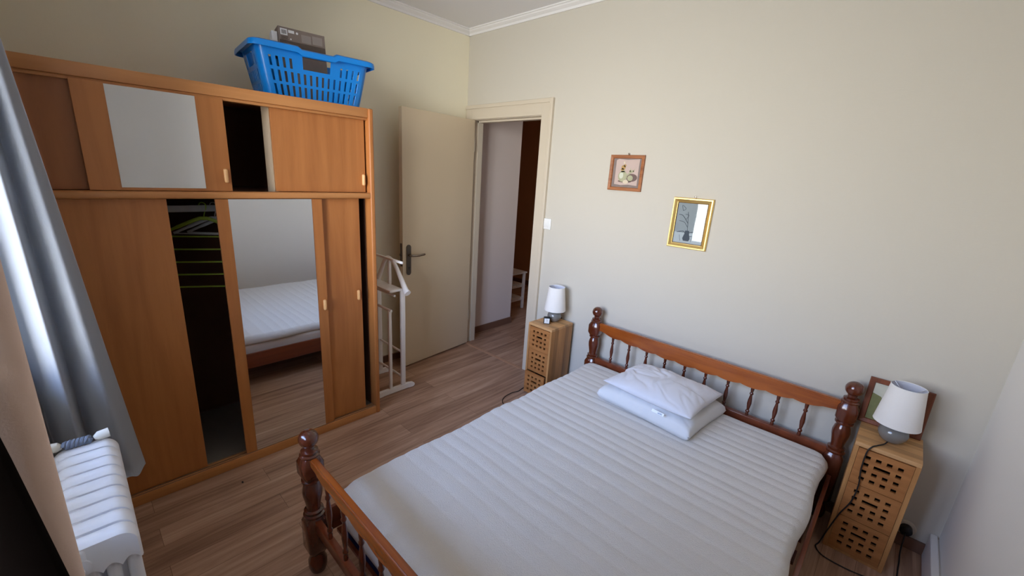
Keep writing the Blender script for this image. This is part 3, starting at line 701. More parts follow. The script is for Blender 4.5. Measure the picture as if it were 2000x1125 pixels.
for i in range(NXg + 1):
    row = []
    for j in range(NYg + 1):
        u = i / NXg; v = j / NYg
        d = v * (MY1 - MY0); x = MX0 + u * (MX1 - MX0); yy = MY1 - d
        wob = 0.007 * math.sin(d * 13.0 + 1) + 0.006 * noise.noise(Vector((d * 5, 7, 0)))
        ex = min(u, 1 - u) * (MX1 - MX0); ey = min(v, 1 - v) * (MY1 - MY0)
        # rounded plan corners
        R = 0.07
        if ex < R and ey < R:
            cx = R - ex; cy = R - ey; L = math.hypot(cx, cy)
            if L > 1e-6:
                m2 = max(cx, cy); k = m2 / L
                nx, ny = cx * k, cy * k
                x += (cx - nx) * (1 if u < .5 else -1); yy -= (cy - ny) * (1 if v < .5 else -1); ex, ey = R - nx, R - ny
                e_ = R - math.hypot(nx, ny)
            else: e_ = R
        else: e_ = min(ex, ey)
        side = -1 if u < .5 else 1
        x += side * wob * max(0, 1 - min(u, 1 - u) * 12)
        z = topz(x, d)
        rr = 0.024
        if e_ < rr: z -= rr - math.sqrt(max(0, rr * rr - (rr - e_) ** 2))
        row.append(b.verts.new((x, yy, z)))
    grid.append(row)
for i in range(NXg):
    for j in range(NYg): b.faces.new((grid[i][j], grid[i + 1][j], grid[i + 1][j + 1], grid[i][j + 1]))
loop = [grid[i][0] for i in range(NXg + 1)] + [grid[NXg][j] for j in range(1, NYg + 1)] + [grid[i][NYg] for i in range(NXg - 1, -1, -1)] + [grid[0][j] for j in range(NYg - 1, 0, -1)]
prev = loop
cxm, cym = (MX0 + MX1) / 2, (MY0 + MY1) / 2
for dz, outw in ((0.335, 0.004), (0.322, 0.003), (0.317, -0.004)):
    new = []
    for v in loop:
        dx = 1 if v.co.x > cxm else -1; dy = 1 if v.co.y > cym else -1
        exx = min(abs(v.co.x - MX0), abs(v.co.x - MX1)); eyy = min(abs(v.co.y - MY0), abs(v.co.y - MY1))
        q = v.co.copy(); q.z = dz + 0.002 * noise.noise(v.co * 9)
        if exx < 0.05: q.x += dx * outw
        if eyy < 0.05: q.y += dy * outw
        new.append(b.verts.new(q))
    n_ = len(loop)
    for k in range(n_): b.faces.new((prev[k], prev[(k + 1) % n_], new[(k + 1) % n_], new[k]))
    prev = new
tp = obj('topper', b, 'mattress plush', mt, 'all')
def border(z0, z1, ins, m, name, quilt=0.0):
    b = NB(); hx, hy = (MX1 - MX0) / 2 - ins, (MY1 - MY0) / 2 - ins; R = 0.03; pts = []
    seg = []
    def corner(cx, cy, a0):
        for k in range(9): a = a0 + PI / 2 * k / 8; pts.append((cx + R * math.cos(a), cy + R * math.sin(a)))
    corner(hx - R, hy - R, 0); 
    for k in range(1, 24): pts.append((hx - R - (2 * hx - 2 * R) * k / 24, hy))
    corner(-hx + R, hy - R, PI / 2)
    for k in range(1, 32): pts.append((-hx, hy - R - (2 * hy - 2 * R) * k / 32))
    corner(-hx + R, -hy + R, PI)
    for k in range(1, 24): pts.append((-hx + R + (2 * hx - 2 * R) * k / 24, -hy))
    corner(hx - R, -hy + R, 1.5 * PI)
    for k in range(1, 32): pts.append((hx, -hy + R + (2 * hy - 2 * R) * k / 32))
    n_ = len(pts); rows = []
    for t_ in (0, 0.2, 0.5, 0.8, 1.0):
        z = z0 + (z1 - z0) * t_; bul = quilt * math.sin(PI * t_); row = []
        for k, (x, y) in enumerate(pts):
            L = math.hypot(x / hx, y / hy); q = bul * (0.15 if k % 3 == 0 else 1.0)
            sx = (q if abs(abs(x) - hx) < 0.02 else 0) * (1 if x > 0 else -1); sy = (q if abs(abs(y) - hy) < 0.02 else 0) * (1 if y > 0 else -1)
            row.append(b.verts.new((cxm + x + sx, cym + y + sy, z)))
        rows.append(row)
    for i in range(4):
        for k in range(n_): b.faces.new((rows[i][k], rows[i][(k + 1) % n_], rows[i + 1][(k + 1) % n_], rows[i + 1][k]))
    b.faces.new(rows[0][::-1]); b.faces.new(rows[-1]); obj(name, b, m, mt, 'all')
border(0.200, 0.317, 0.006, 'mattress border', 'quilted_border', 0.004)
border(0.160, 0.200, 0.010, 'navy fabric', 'lower_border', 0.002)

# ------------------------------------------------------------------ pillows
def pillow(name, label, C, base, hmax, m, wr, seed, grp, puff=0.55, edge=0.0, npow=2.6):
    """C: four corner points (x, y) left, front, right, back; cushion between a lower and an upper skin"""
    p = thing(name, label, 'pillow', ((C[0][0] + C[2][0]) / 2, (C[0][1] + C[2][1]) / 2, base), group=grp)
    N = 72; b = NB(); up = []; lo = []
    A, B, Cc, D = [Vector((c[0], c[1], 0)) for c in C[:4]]
    for i in range(N + 1):
        ru, rl = [], []
        for j in range(N + 1):
            u, v = i / N, j / N
            q = A.lerp(B, u).lerp(D.lerp(Cc, u), v)
            # sides bow inwards between the pointed corners
            bow = 0.018
            cen = (A + B + Cc + D) / 4
            q = q + (cen - q) * bow * 2 * ((math.sin(PI * u) if (v < .5) else math.sin(PI * u)) * abs(2 * v - 1) ** 4 + math.sin(PI * v) * abs(2 * u - 1) ** 4)
            e_ = (max(0.0, 1 - abs(2 * u - 1) ** npow) * max(0.0, 1 - abs(2 * v - 1) ** npow))
            hgt = e_ ** puff
            s = Vector((q.x * 9, q.y * 9, seed))
            wv = noise.noise(Vector((q.x * 7 + seed, q.y * 7, seed))) 
            cr = abs(noise.noise(Vector(((q.x + 0.35 * q.y) * 11 + 1.2 * wv, (q.y - 0.35 * q.x) * 3.2, seed + 5)))); cr2 = abs(noise.noise(Vector(((q.x - q.y) * 2.5, (q.x + q.y) * 12 + 1.5 * wv, seed + 9))))
            cor = C[4](u, v) if len(C) > 4 else 0
            z = base + hmax * (0.30 + 0.70 * hgt) + hmax * 0.10 * wv * hgt - wr * ((1 - min(1, cr * 3.2)) ** 1.5 * 0.9 * max(0.15, 1 - 1.3 * u * 0.6) + (1 - min(1, cr2 * 3.6)) ** 1.5 * 0.45) * (0.25 + 0.75 * hgt) + cor
            zl = base + hmax * 0.26 * (1 - min(1, hgt * 2.2)) + cor * (1 - hgt)
            if i in (0, N) or j in (0, N): z = zl = (z + zl) / 2
            ru.append(b.verts.new((q.x, q.y, z))); rl.append(b.verts.new((q.x, q.y, zl)) if not (i in (0, N) or j in (0, N)) else ru[-1])
        up.append(ru); lo.append(rl)
    for i in range(N):
        for j in range(N):
            b.faces.new((up[i][j], up[i + 1][j], up[i + 1][j + 1], up[i][j + 1]))
            f = (lo[i][j], lo[i][j + 1], lo[i + 1][j + 1], lo[i + 1][j])
            if len(set(f)) == 4:
                try: b.faces.new(f)
                except ValueError: pass
    obj('cushion', b, m, p, 'all')
    return p
lowp = pillow('pillow', 'folded white quilted pillow lying flat on the mattress under another pillow', [(1.862, -0.548), (2.412, -0.590), (2.452, -0.150), (1.895, -0.135)], 0.379, 0.094, 'duvet cotton', 0.006, 2.0, 'pillows', 0.30, npow=5)
b = NB()
topp = pillow('pillow', 'thin crumpled white pillow on top of the folded one, care label hanging', [(1.885, -0.535), (2.405, -0.590), (2.425, -0.165), (1.935, -0.150), lambda u, v: 0.018 * (u - 0.5) * (1 if v < .5 else 0) + 0.0], 0.473, 0.092, 'pillow cotton', 0.014, 11.0, 'pillows', 0.62)
b = NB(); T_ = Matrix.Translation((2.245, -0.585, 0.470)) @ Matrix.Rotation(math.radians(-5), 4, 'Z') @ Matrix.Rotation(math.radians(-35), 4, 'X')
box(b, (-0.036, -0.001, -0.010), (0.030, 0.001, 0.004), 0, mx=T_); obj('care_label', b, 'label white', topp)
b = NB()
for k in range(5): box(b, (-0.002 + k * 0.005, -0.0016, -0.008), (0.001 + k * 0.005, -0.0011, -0.002 + 0.002 * (k % 2)), 0, mx=T_)
obj('care_symbols', b, 'label print', topp)

# ------------------------------------------------------------------ nightstands
NW, ND, NH = 0.214, 0.256, 0.565
def drawer_front(b, w, h, y):
    """square-holed lattice with a slot handle; local x 0..w, z 0..h, front face at y"""
    mx_, mz_ = 0.028, 0.026; hw = 0.0180; gx = (w - 2 * mx_ - 4 * hw) / 3; gz = (h - 2 * mz_ - 4 * 0.0165) / 3
    us = [0, mx_]; 
    for k in range(4):
        us.append(us[-1] + hw)
        if k < 3: us.append(us[-1] + gx)
    us.append(w)
    vs = [0, mz_]
    for k in range(4):
        vs.append(vs[-1] + 0.0165)
        if k < 3: vs.append(vs[-1] + gz)
    vs.append(h)
    def solid(i, j):
        hx = i % 2 == 1; hz = j % 2 == 1
        if hz and j == 5 and 3 <= i <= 5: return False
        return not (hx and hz)
    perforated(b, us, vs, solid, lambda u, v, s: Vector((u, y + (0.013 if s else 0), v)))
def nightstand(label, loc, pulls, rz=0):
    n = thing('nightstand', label, 'nightstand', loc, rz, 'lattice drawer nightstands', local=True)
    for x0 in (0, NW - 0.016):
        b = NB(); box(b, (x0, 0, 0), (x0 + 0.016, ND, NH - 0.018), 0.001); obj('side_panel', b, 'oiled oak side', n)
    b = NB(); box(b, (0, 0, NH - 0.018), (NW, ND, NH), 0.002); obj('top_panel', b, 'oiled oak top', n)
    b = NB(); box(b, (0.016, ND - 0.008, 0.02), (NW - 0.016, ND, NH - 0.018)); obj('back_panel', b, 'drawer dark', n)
    b = NB(); box(b, (0.016, 0.004, 0.0), (NW - 0.016, ND - 0.01, 0.012)); obj('bottom_panel', b, 'oiled oak side', n)
    w = NW - 0.034; z = 0.014; hh = 0.174
    for k in range(3):
        pull = pulls[k]; zz = z + k * (hh + 0.003)
        b = NB(); drawer_front(b, w, hh, 0.0); b.transform(Matrix.Translation((0.017, 0.001 - pull, zz))); f = obj('drawer', b, 'oiled oak drawer', n)
        b = NB()
        for x0 in (0.018, NW - 0.026): box(b, (x0, 0.014 - pull, zz), (x0 + 0.008, ND - 0.02 - pull, zz + 0.11))
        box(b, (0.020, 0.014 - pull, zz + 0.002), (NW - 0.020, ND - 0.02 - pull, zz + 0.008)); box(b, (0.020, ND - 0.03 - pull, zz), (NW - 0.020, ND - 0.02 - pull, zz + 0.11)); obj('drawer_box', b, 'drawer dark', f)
    return n
nightstand('oak nightstand between the door frame and the bed, carrying lamp and clock', (1.100, -0.288, 0), [0.022, -0.004, 0.0])
nightstand('oak nightstand to the right of the bed, lamp and leaning picture on top', (2.996, -0.290, 0), [-0.002, -0.002, 0.0])

# ------------------------------------------------------------------ lamps
def lamp(label, c, rz, sc=1.0):
    L = thing('table_lamp', label, 'lamp', c, rz, 'bedside lamps', local=True)
    b = NB(); lathe(b, [(0.020, 0), (0.026, 0.001), (0.040, 0.012), (0.0495, 0.030), (0.052, 0.044), (0.048, 0.062), (0.034, 0.076), (0.016, 0.082), (0.010, 0.086), (0.010, 0.10)], seg=36); obj('lamp_base', b, 'lamp ceramic', L, 'all')
    b = NB(); lathe(b, [(0.012, 0.10), (0.013, 0.102), (0.013, 0.135), (0.010, 0.137)], seg=18); obj('socket', b, 'white plastic', L, True)
    z0, z1, r0, r1 = 0.090, 0.266, 0.079, 0.0585
    b = NB(); lathe(b, [(r0, z0), (r0 + .0006, z0 + .004), (r1 + .0006, z1 - .004), (r1, z1)], seg=48, cap=False); 
    sh = obj('lamp_shade', b, 'lamp shade cloth', L, 'all')
    b = NB(); lathe(b, [(r0 - .001, z0), (r1 - .001, z1)], seg=48, cap=False); obj('shade_lining', b, 'lamp shade lining', sh, 'all')
    for rr_, zz_ in ((r0, z0), (r1, z1)):
        b = NB(); tube(b, [(rr_ * math.cos(a), rr_ * math.sin(a), zz_) for a in [2 * PI * k / 40 for k in range(41)]], 0.0014, 6); obj('shade_trim', b, 'white plastic', sh, True)
    b = NB()
    for a in (0.4, 0.4 + 2 * PI / 3, 0.4 + 4 * PI / 3): tube(b, [(r1 * math.cos(a), r1 * math.sin(a), z1 - 0.001), (0.0135 * math.cos(a), 0.0135 * math.sin(a), z1 - 0.035)], 0.0012, 6)
    tube(b, [(0.0135 * math.cos(a), 0.0135 * math.sin(a), z1 - 0.035) for a in [2 * PI * k / 16 for k in range(17)]], 0.0015, 6)
    tube(b, [(0.0, 0.0, 0.137), (0, 0, z1 - 0.035)], 0.0035, 8)
    obj('shade_wire', b, 'lamp wire', L, True)
    return L
l1 = lamp('grey ceramic lamp with white shade beside the clock on the left nightstand', (1.200, -0.118, NH), 0.3)
l2 = lamp('grey ceramic lamp with white shade and black cord on the right nightstand', (3.104, -0.165, NH), 0.0)
# clock
ck = thing('alarm_clock', 'small black cube alarm clock with white face on the left nightstand', 'clock', (1.200, -0.205, NH), math.radians(38), local=True)
b = NB(); box(b, (-0.024, -0.018, 0), (0.024, 0.018, 0.050), 0.006, 3); obj('clock_case', b, 'black plastic', ck, True)
b = NB(); box(b, (-0.0185, -0.0192, 0.0065), (0.0185, -0.0178, 0.0435), 0.0005); fc = obj('clock_face', b, 'clock face', ck)
b = NB(); box(b, (-0.0008, -0.0200, 0.0245), (0.0008, -0.0195, 0.037), 0, mx=None)
tube(b, [(0, -0.0200, 0.025), (0.007, -0.0200, 0.030)], 0.0008, 5); tube(b, [(0, -0.02, 0.025), (0.003, -0.02, 0.014)], 0.0005, 5); obj('clock_hand', b, 'black plastic', fc)
b = NB()
for k in range(12):
    a = 2 * PI * k / 12; x, z = 0.0155 * math.sin(a), 0.025 + 0.0155 * math.cos(a); box(b, (x - .0006, -0.0196, z - .0006), (x + .0006, -0.0192, z + .0006))
obj('clock_marks', b, 'black plastic', fc)

# ------------------------------------------------------------------ cables
def cable(label, pts, r=0.003):
    b = NB(); tube(b, smoothpath(pts, 8), r, 8); o = obj('power_cable', b, 'black cable', None, 'all'); tag(o, label, 'cable', 'power cables'); return o
yF = -0.297
cb = NB(); tube(cb, smoothpath([(3.094, -0.213, NH + 0.012), (3.085, -0.235, NH + 0.006), (3.066, -0.27, NH + 0.005), (3.050, -0.296, NH + 0.001), (3.040, -0.301, NH - 0.03), (3.040, -0.300, 0.45), (3.049, -0.299, 0.37), (3.043, -0.300, 0.28), (3.020, -0.302, 0.20), (3.000, -0.305, 0.10), (2.985, -0.315, 0.02), (2.978, -0.34, 0.004), (3.02, -0.38, 0.004), (3.14, -0.375, 0.004), (3.245, -0.32, 0.004), (3.262, -0.18, 0.004), (3.262, -0.09, 0.02), (3.262, -0.052, 0.085), (3.262, -0.048, 0.10)], 8), 0.0028, 8)
c_ = obj('lamp_cable', cb, 'black cable', None, 'all'); tag(c_, 'black cord trailing from the right lamp down the drawer fronts to the outlet', 'cable', 'lamp cables')
pg = NB(); lathe(pg, [(0.022, 0), (0.023, 0.004), (0.023, 0.030), (0.016, 0.036), (0.006, 0.038)], seg=20, mx=Matrix.Translation((3.262, -0.0085, 0.10)) @ Matrix.Rotation(PI / 2, 4, 'X')); obj('plug', pg, 'black plastic', c_, True)
cb = NB(); tube(cb, smoothpath([(1.20, -0.065, NH + 0.008), (1.20, -0.020, NH + 0.006), (1.19, -0.012, NH - 0.03), (1.18, -0.012, 0.30), (1.07, -0.022, 0.12), (1.06, -0.10, 0.004), (1.075, -0.27, 0.004), (1.085, -0.33, 0.004), (1.07, -0.40, 0.004), (1.085, -0.50, 0.004), (1.15, -0.56, 0.004), (1.30, -0.58, 0.004), (1.60, -0.50, 0.004)], 8), 0.0028, 8)
c_ = obj('lamp_cable', cb, 'black cable', None, 'all'); tag(c_, 'black cord curling on the floor beside the left nightstand', 'cable', 'lamp cables')

# ------------------------------------------------------------------ pictures on the wall
def frame(b, x0, x1, z0, z1, wd_, y, depth, prof=0):
    """mitred frame: outer back edge, raised lip, inner slope"""
    def loop(ins, yy): return [(x0 + ins, yy, z0 + ins), (x1 - ins, yy, z0 + ins), (x1 - ins, yy, z1 - ins), (x0 + ins, yy, z1 - ins)]
    if prof == 0: L = [loop(0, y), loop(0, y - depth), loop(0.004, y - depth - .002), (loop(wd_ - 0.004, y - depth)), loop(wd_, y - depth * 0.5), loop(wd_, y)]
    else: L = [loop(0, y), loop(0, y - depth * .6), loop(0.004, y - depth), loop(0.010, y - depth), loop(wd_ - 0.003, y - depth * .45), loop(wd_, y - depth * .4), loop(wd_, y)]
    V = [[b.verts.new(p) for p in l] for l in L]
    for i in range(len(V) - 1):
        for k in range(4): b.faces.new((V[i][k], V[i][(k + 1) % 4], V[i + 1][(k + 1) % 4], V[i + 1][k]))
def art_poly(b, pts, y): 
    vs_ = [b.verts.new((p[0], y, p[1])) for p in pts]; b.faces.new(vs_)
def ell(cx, cz, rx, rz_, n=20, a0=0, a1=2 * PI): return [(cx + rx * math.cos(a0 + (a1 - a0) * k / n), cz + rz_ * math.sin(a0 + (a1 - a0) * k / n)) for k in range(n if a1 - a0 > 6.2 else n + 1)]
x0, x1, z0, z1 = 1.455, 1.688, 1.546, 1.766
p1 = thing('picture_frame', 'small brown wooden framed still life of jugs, the upper picture on the wall', 'picture', ((x0 + x1) / 2, 0, (z0 + z1) / 2), group='pictures on the headboard wall')
b = NB(); frame(b, x0, x1, z0, z1, 0.021, -0.001, 0.014); obj('frame', b, 'frame wood', p1)
b = NB(); box(b, (x0 + .02, -0.005, z0 + .02), (x1 - .02, -0.003, z1 - .02)); obj('mount', b, 'art mount', p1)
def art(parent, name, m, polys, y):
    b = NB()
    for p in polys:
        vs_ = [b.verts.new((q[0], y, q[1])) for q in p]; vs2 = [b.verts.new((q[0], y - 0.0003, q[1])) for q in p]
        b.faces.new(vs_); b.faces.new(vs2[::-1])
        for k in range(len(p)): b.faces.new((vs_[k], vs_[(k + 1) % len(p)], vs2[(k + 1) % len(p)], vs2[k]))
    return obj(name, b, m, parent)
A1 = lambda pts: [(x0 + 0.040 + u * 0.160, z0 + 0.034 + v * 0.162) for u, v in pts]
art(p1, 'print_sheet', 'art pink', [A1([(0, 0.03), (0.3, 0.0), (0.62, 0.03), (1, 0.0), (0.99, 0.5), (1, 1), (0.5, 0.97), (0.1, 1), (0, 0.95)])], -0.0052)
art(p1, 'painted_shadow', 'art shadow', [A1(ell(0.74, 0.30, 0.24, 0.15)), A1(ell(0.45, 0.15, 0.3, 0.05))], -0.0056)
art(p1, 'painted_jug', 'art jug', [A1(ell(0.34, 0.34, 0.20, 0.21)), A1([(0.25, 0.5), (0.42, 0.5), (0.40, 0.62), (0.27, 0.62)])], -0.0060)
art(p1, 'painted_highlight', 'art jug light', [A1(ell(0.28, 0.37, 0.09, 0.12))], -0.0064)
art(p1, 'painted_flowers', 'art ochre', [A1(ell(0.34, 0.68, 0.09, 0.09)), A1(ell(0.30, 0.60, 0.07, 0.05)), A1(ell(0.40, 0.75, 0.05, 0.05))], -0.0064)
art(p1, 'painted_fruit', 'art jug', [A1(ell(0.68, 0.28, 0.12, 0.11)), A1(ell(0.72, 0.55, 0.10, 0.03)), A1([(0.55, 0.36), (0.74, 0.50), (0.72, 0.54), (0.52, 0.42)]), A1([(0.60, 0.5), (0.66, 0.68), (0.68, 0.5)]), A1([(0.74, 0.5), (0.84, 0.66), (0.8, 0.5)])], -0.0064)
art(p1, 'painted_shell', 'art cream', [A1(ell(0.50, 0.13, 0.12, 0.075)), A1(ell(0.36, 0.86, 0.035, 0.05))], -0.0068)
b = NB(); lathe(b, [(0.003, 0), (0.003, 0.010), (0.005, 0.011), (0, 0.012)], seg=10, mx=Matrix.Translation((1.576, 0, 1.774)) @ Matrix.Rotation(PI / 2, 4, 'X')); box(b, (1.572, -0.008, 1.764), (1.580, -0.006, 1.774)); obj('hanging_nail', b, 'nail', p1, True)
x0, x1, z0, z1 = 1.909, 2.137, 1.240, 1.533
p2 = thing('picture_frame', 'gold framed grey drawing of flowers in a vase, glass reflecting the window', 'picture', ((x0 + x1) / 2, 0, (z0 + z1) / 2), group='pictures on the headboard wall')
b = NB(); frame(b, x0, x1, z0, z1, 0.027, -0.001, 0.018, 1); obj('frame', b, 'gold leaf', p2)
b = NB(); frame(b, x0 + .026, x1 - .026, z0 + .026, z1 - .026, 0.003, -0.002, 0.006); obj('inner_lip', b, 'gold leaf inner', p2)
b = NB(); box(b, (x0 + .026, -0.004, z0 + .026), (x1 - .026, -0.002, z1 - .026)); obj('paper', b, 'art paper', p2)
A2 = lambda pts: [(x0 + 0.029 + u * 0.170, z0 + 0.029 + v * 0.235) for u, v in pts]
art(p2, 'drawn_tabletop', 'art pale', [A2([(0, 0), (1, 0), (1, 0.27), (0, 0.27)])], -0.0042)
art(p2, 'drawn_vase', 'art ink', [A2([(0.36, 0.06), (0.54, 0.06), (0.58, 0.12), (0.53, 0.24), (0.52, 0.32), (0.38, 0.32), (0.37, 0.24), (0.32, 0.12)])], -0.0045)
b = NB()
def ink(pts, r=0.0012): tube(b, [(x0 + 0.029 + u * 0.170, -0.0046, z0 + 0.029 + v * 0.235) for u, v in [(q.x, q.y) for q in smoothpath([(p[0], p[1], 0) for p in pts], 5)]], r, 5)
ink([(0.45, 0.32), (0.42, 0.55), (0.38, 0.78)]); ink([(0.44, 0.4), (0.3, 0.52), (0.12, 0.55)]); ink([(0.43, 0.5), (0.22, 0.68), (0.08, 0.70)], 0.0016); ink([(0.2, 0.8), (0.15, 0.93), (0.28, 0.86), (0.2, 0.8)]); ink([(0.35, 0.6), (0.42, 0.7), (0.3, 0.72)])
ink([(0.1, 0.26), (0.3, 0.30), (0.4, 0.24)], 0.0016); ink([(0.5, 0.26), (0.66, 0.30), (0.72, 0.22), (0.55, 0.18)], 0.0018); ink([(0.12, 0.27), (0.33, 0.27)], 0.001); ink([(0.25, 0.05), (0.2, 0.2)], 0.001); ink([(0.62, 0.05), (0.64, 0.16)], 0.001)
obj('drawn_stems', b, 'art ink', p2, True)
b = NB(); box(b, (x0 + .026, -0.0075, z0 + .026), (x1 - .026, -0.0065, z1 - .026)); obj('glass', b, 'clear glass', p2)
b = NB(); lathe(b, [(0.003, 0), (0.003, 0.010), (0.005, 0.011), (0, 0.012)], seg=10, mx=Matrix.Translation((2.028, 0, 1.541)) @ Matrix.Rotation(PI / 2, 4, 'X')); box(b, (2.024, -0.008, 1.531), (2.032, -0.006, 1.541)); obj('hanging_nail', b, 'nail', p2, True)
# leaning picture behind the right lamp
p3 = thing('picture_frame', 'dark wooden framed landscape leaning on the wall behind the right lamp', 'picture', (3.085, -0.055, NH), 0, 'framed pictures', local=True)
p3.rotation_euler = (math.radians(-9), 0, 0)
b = NB(); frame(b, -0.105, 0.115, 0.001, 0.222, 0.024, 0.016, 0.018); box(b, (-0.10, 0.006, 0.006), (0.11, 0.0155, 0.217)); obj('frame', b, 'leaning frame wood', p3)
art(p3, 'print_sheet', 'art mist', [[(-0.082, 0.024), (0.092, 0.024), (0.092, 0.199), (-0.082, 0.199)]], 0.0055)
art(p3, 'painted_field', 'art field', [[(-0.082, 0.024), (0.092, 0.024), (0.092, 0.08), (0.03, 0.095), (-0.03, 0.10), (-0.05, 0.14), (-0.082, 0.15)]], 0.0050)

# ------------------------------------------------------------------ radiator
rd = thing('column_radiator', 'white cast iron column radiator under the window in front of the curtain', 'radiator', (1.62, -2.64, 0))
RY0, RY1, RZ1, PIT, RX0 = -2.712, -2.570, 0.790, 0.0525, 1.408
def section(xc):
    b = NB(); hw = 0.0215
    # header: rounded outline in the yz plane, swept over the section width with soft shoulders
    def head(ztop, zbot, flip=False):
        ol = []
        R = 0.036; cy0, cy1 = RY0 + R, RY1 - R
        for k in range(9): a = PI / 2 * k / 8; ol.append((cy1 + R * math.sin(PI / 2 - a), ztop - R + R * math.cos(PI / 2 - a)))
        for k in range(9): a = PI / 2 * k / 8; ol.append((cy0 - R * math.sin(a), ztop - R + R * math.cos(a)))
        ol.append((RY0, zbot + 0.01)); 
        n4 = 4; wdt = (RY1 - RY0) / n4
        for q in range(n4):
            ya = RY0 + q * wdt
            for k in range(1, 6): a = PI * k / 6; ol.append((ya + wdt * k / 6, zbot + 0.018 * math.sin(a)))
            ol.append((ya + wdt, zbot))
        return ol
    ol = head(RZ1, RZ1 - 0.095)
    cyy = (RY0 + RY1) / 2; czz = RZ1 - 0.05
    rings = []
    for dx, s in ((-hw, 0.86), (-hw * 0.72, 0.955), (-hw * 0.3, 1.0), (hw * 0.3, 1.0), (hw * 0.72, 0.955), (hw, 0.86)):
        rings.append([b.verts.new((xc + dx, cyy + (p[0] - cyy) * (1 - (1 - s) * 0.5), czz + (p[1] - czz) * (1 - (1 - s) * 1.0))) for p in ol])
    n_ = len(ol)
    for i in range(len(rings) - 1):
        for k in range(n_): b.faces.new((rings[i][k], rings[i][(k + 1) % n_], rings[i + 1][(k + 1) % n_], rings[i + 1][k]))
    b.faces.new(rings[0]); b.faces.new(rings[-1][::-1])
    wdt = (RY1 - RY0) / 4
    for q in range(4):
        yc = RY0 + wdt * (q + 0.5)
        lathe(b, [(0.0135, 0.14), (0.0135, RZ1 - 0.075)], seg=12, mx=Matrix.Translation((xc, yc, 0)) @ Matrix.Diagonal((1.15, 1.0, 1, 1)))
    box(b, (xc - hw, RY0 + 0.004, 0.065), (xc + hw, RY1 - 0.004, 0.15), 0.018, 3)
    # hub joining the sections
    lathe(b, [(0.022, -PIT / 2), (0.022, PIT / 2)], seg=16, mx=Matrix.Translation((xc, cyy - 0.035, RZ1 - 0.052)) @ Matrix.Rotation(PI / 2, 4, 'Y'))
    box(b, (xc - PIT / 2, RY0 + 0.012, RZ1 - 0.07), (xc + PIT / 2, RY0 + 0.055, RZ1 - 0.006), 0.012, 3)
    return obj('section', b, 'radiator enamel', rd, True)
for k in range(9): section(RX0 + k * PIT)
xe = RX0 + 8 * PIT + 0.0215
b = NB(); lathe(b, [(0.018, 0), (0.018, 0.012), (0.012, 0.016), (0.012, 0.026), (0, 0.027)], seg=16, mx=Matrix.Translation((xe - 0.002, RY0 + 0.028, RZ1 - 0.060)) @ Matrix.Rotation(PI / 2, 4, 'Y')); obj('end_plug', b, 'radiator enamel', rd, True)
for x in (RX0, RX0 + 8 * PIT):
    b = NB(); lathe(b, [(0.018, 0), (0.014, 0.07)], (x, -2.60, 0), 12); lathe(b, [(0.018, 0), (0.014, 0.07)], (x, -2.68, 0), 12); obj('foot', b, 'radiator enamel', rd, True)
# tieback cord lying over the far end of the radiator
tb = thing('curtain_tieback', 'twisted grey cord with cream tassels lying on the far end of the radiator', 'tieback', (1.40, -2.66, RZ1))
b = NB()
for ph in (0, PI):
    tube(b, [(1.400 + 0.007 * math.cos(k * 0.75 + ph), -2.682 + k * 0.0022, RZ1 + 0.013 + 0.007 * math.sin(k * 0.75 + ph)) for k in range(27)], 0.006, 8)
obj('cord', b, 'rope grey', tb, True)
for ya, yb in ((-2.618, -2.585), (-2.684, -2.715)):
    b = NB(); tube(b, [(1.400, ya, RZ1 + 0.012), (1.400, ya + (yb - ya) * .3, RZ1 + 0.015), (1.398, yb, RZ1 + 0.016)], [0.006, 0.013, 0.014], 12); obj('tassel', b, 'tassel cream', tb, True)

# ------------------------------------------------------------------ curtains
def curtain_bm(path, z0, z1, slant, nz=36, thick=0.003, wob=0.004):
    P = smoothpath([(p[0], p[1], 0) for p in path], 10); b = NB(); G = []
    for i, p in enumerate(P):
        row = []
        for j in range(nz + 1):
            t = j / nz; z = z0 + (z1 - z0) * t
            y = max(-2.79, p.y + slant(z, p.y)) + wob * noise.noise(Vector((i * 0.12, z * 1.6, 2))); x = p.x + wob * noise.noise(Vector((i * 0.12, z * 1.6, 9)))
            row.append(b.verts.new((x, y, z + 0.006 * math.sin(i * 0.4) * (1 - t))))
        G.append(row)
    for i in range(len(G) - 1):
        for j in range(nz): b.faces.new((G[i][j], G[i + 1][j], G[i + 1][j + 1], G[i][j + 1]))
    r = bmesh.ops.solidify(b, geom=list(b.faces), thickness=thick)
    return b
sl1 = lambda z, y: (-0.027 - 0.056 * max(0.0, min(1.0, (y + 2.638) / 0.134))) * (z - 0.42)
b = curtain_bm([(0.72, -2.60), (0.80, -2.55), (0.90, -2.515), (0.99, -2.504), (1.045, -2.525), (1.065, -2.555), (1.045, -2.60), (1.005, -2.636), (1.02, -2.642), (1.085, -2.652), (1.075, -2.672), (1.045, -2.698), (1.01, -2.722), (1.04, -2.728), (1.075, -2.742), (1.06, -2.775)], 0.42, 2.45, sl1, 48, wob=0.0025)
cu = thing('curtain', 'long pale grey curtain hanging by the wardrobe end behind the radiator', 'curtain', (0.95, -2.6, 0.42), group='window curtains')
obj('curtain_panel', b, 'curtain cloth', cu, 'all')
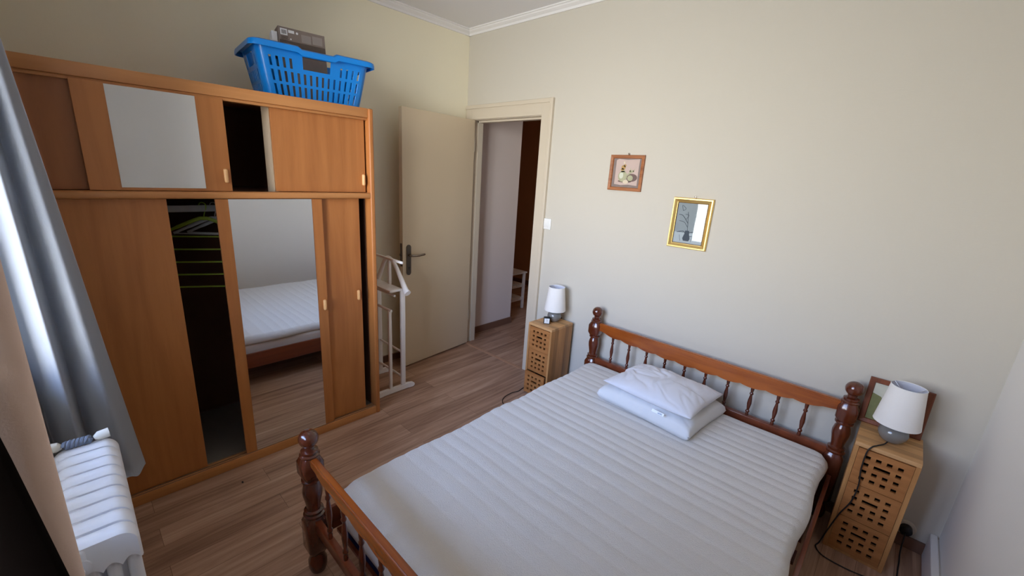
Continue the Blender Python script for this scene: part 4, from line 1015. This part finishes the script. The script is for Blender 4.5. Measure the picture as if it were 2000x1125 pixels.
b = NB(); tube(b, [(0.60, -2.742, 2.475), (2.75, -2.742, 2.475)], 0.011, 12); rdv = obj('curtain_rod', b, 'door hardware', None, True); tag(rdv, 'metal curtain rod running above the window', 'curtain rod')
b = NB()
for x in (0.72, 0.82, 0.92, 1.02): tube(b, [(x, -2.742 + 0.017 * math.cos(a), 2.472 + 0.017 * math.sin(a)) for a in [2 * PI * k / 16 for k in range(17)]], 0.0025, 6)
obj('curtain_ring', b, 'door hardware', cu, True)
b = curtain_bm([(2.10, -2.72), (2.12, -2.69), (2.15, -2.652), (2.195, -2.639), (2.215, -2.660), (2.205, -2.70), (2.215, -2.73), (2.20, -2.75)], 0.42, 2.46, lambda z, y: 0.0, 40, wob=0.0015)
cv = thing('curtain', 'tan curtain edge in the near left foreground, backlit, with a dark sheet standing in for shade', 'curtain', (2.2, -2.69, 0.42), group='window curtains')
obj('curtain_panel', b, 'curtain tan', cv, 'all')
b = NB()  # dark sheet added where the back of the curtain lies in shade
zs = [0.42 + (2.46 - 0.42) * k / 40 for k in range(41)]
edge = lambda z: -2.674 + 0.095 * (1.28 - z) - 0.10 * max(0, z - 1.28)
prof = []
for z in zs:
    ye = max(-2.735, min(-2.625, edge(z)))
    prof.append([(2.235, -2.79), (2.245, -2.76), (2.240, (ye - 2.76) / 2), (2.238, ye - 0.008), (2.230, ye), (2.222, ye - 0.006)])
V = [[b.verts.new((q[0], q[1], zs[i])) for q in row] for i, row in enumerate(prof)]
for i in range(40):
    for k in range(5): b.faces.new((V[i][k], V[i][k + 1], V[i + 1][k + 1], V[i + 1][k]))
bmesh.ops.solidify(b, geom=list(b.faces), thickness=0.002)
obj('shadow_sheet', b, 'shadow tone', cv, 'all', label='dark sheet standing in for the shaded back of the tan curtain')

for o in bpy.data.objects:
    if '_local' in o: del o['_local']

b = NB(); lathe(b, [(0.0, 0.0), (0.006, 0.001), (0.005, 0.003), (0.0, 0.0035)], (0, 0, 0), 7, mx=Matrix.Diagonal((1.4, 0.8, 1, 1))); b.transform(Matrix.Translation((0.796, -2.147, 0.0)))
o = obj('floor_crumb', b, 'black plastic'); tag(o, 'tiny dark crumb on the floor in front of the mirror door', 'crumb')
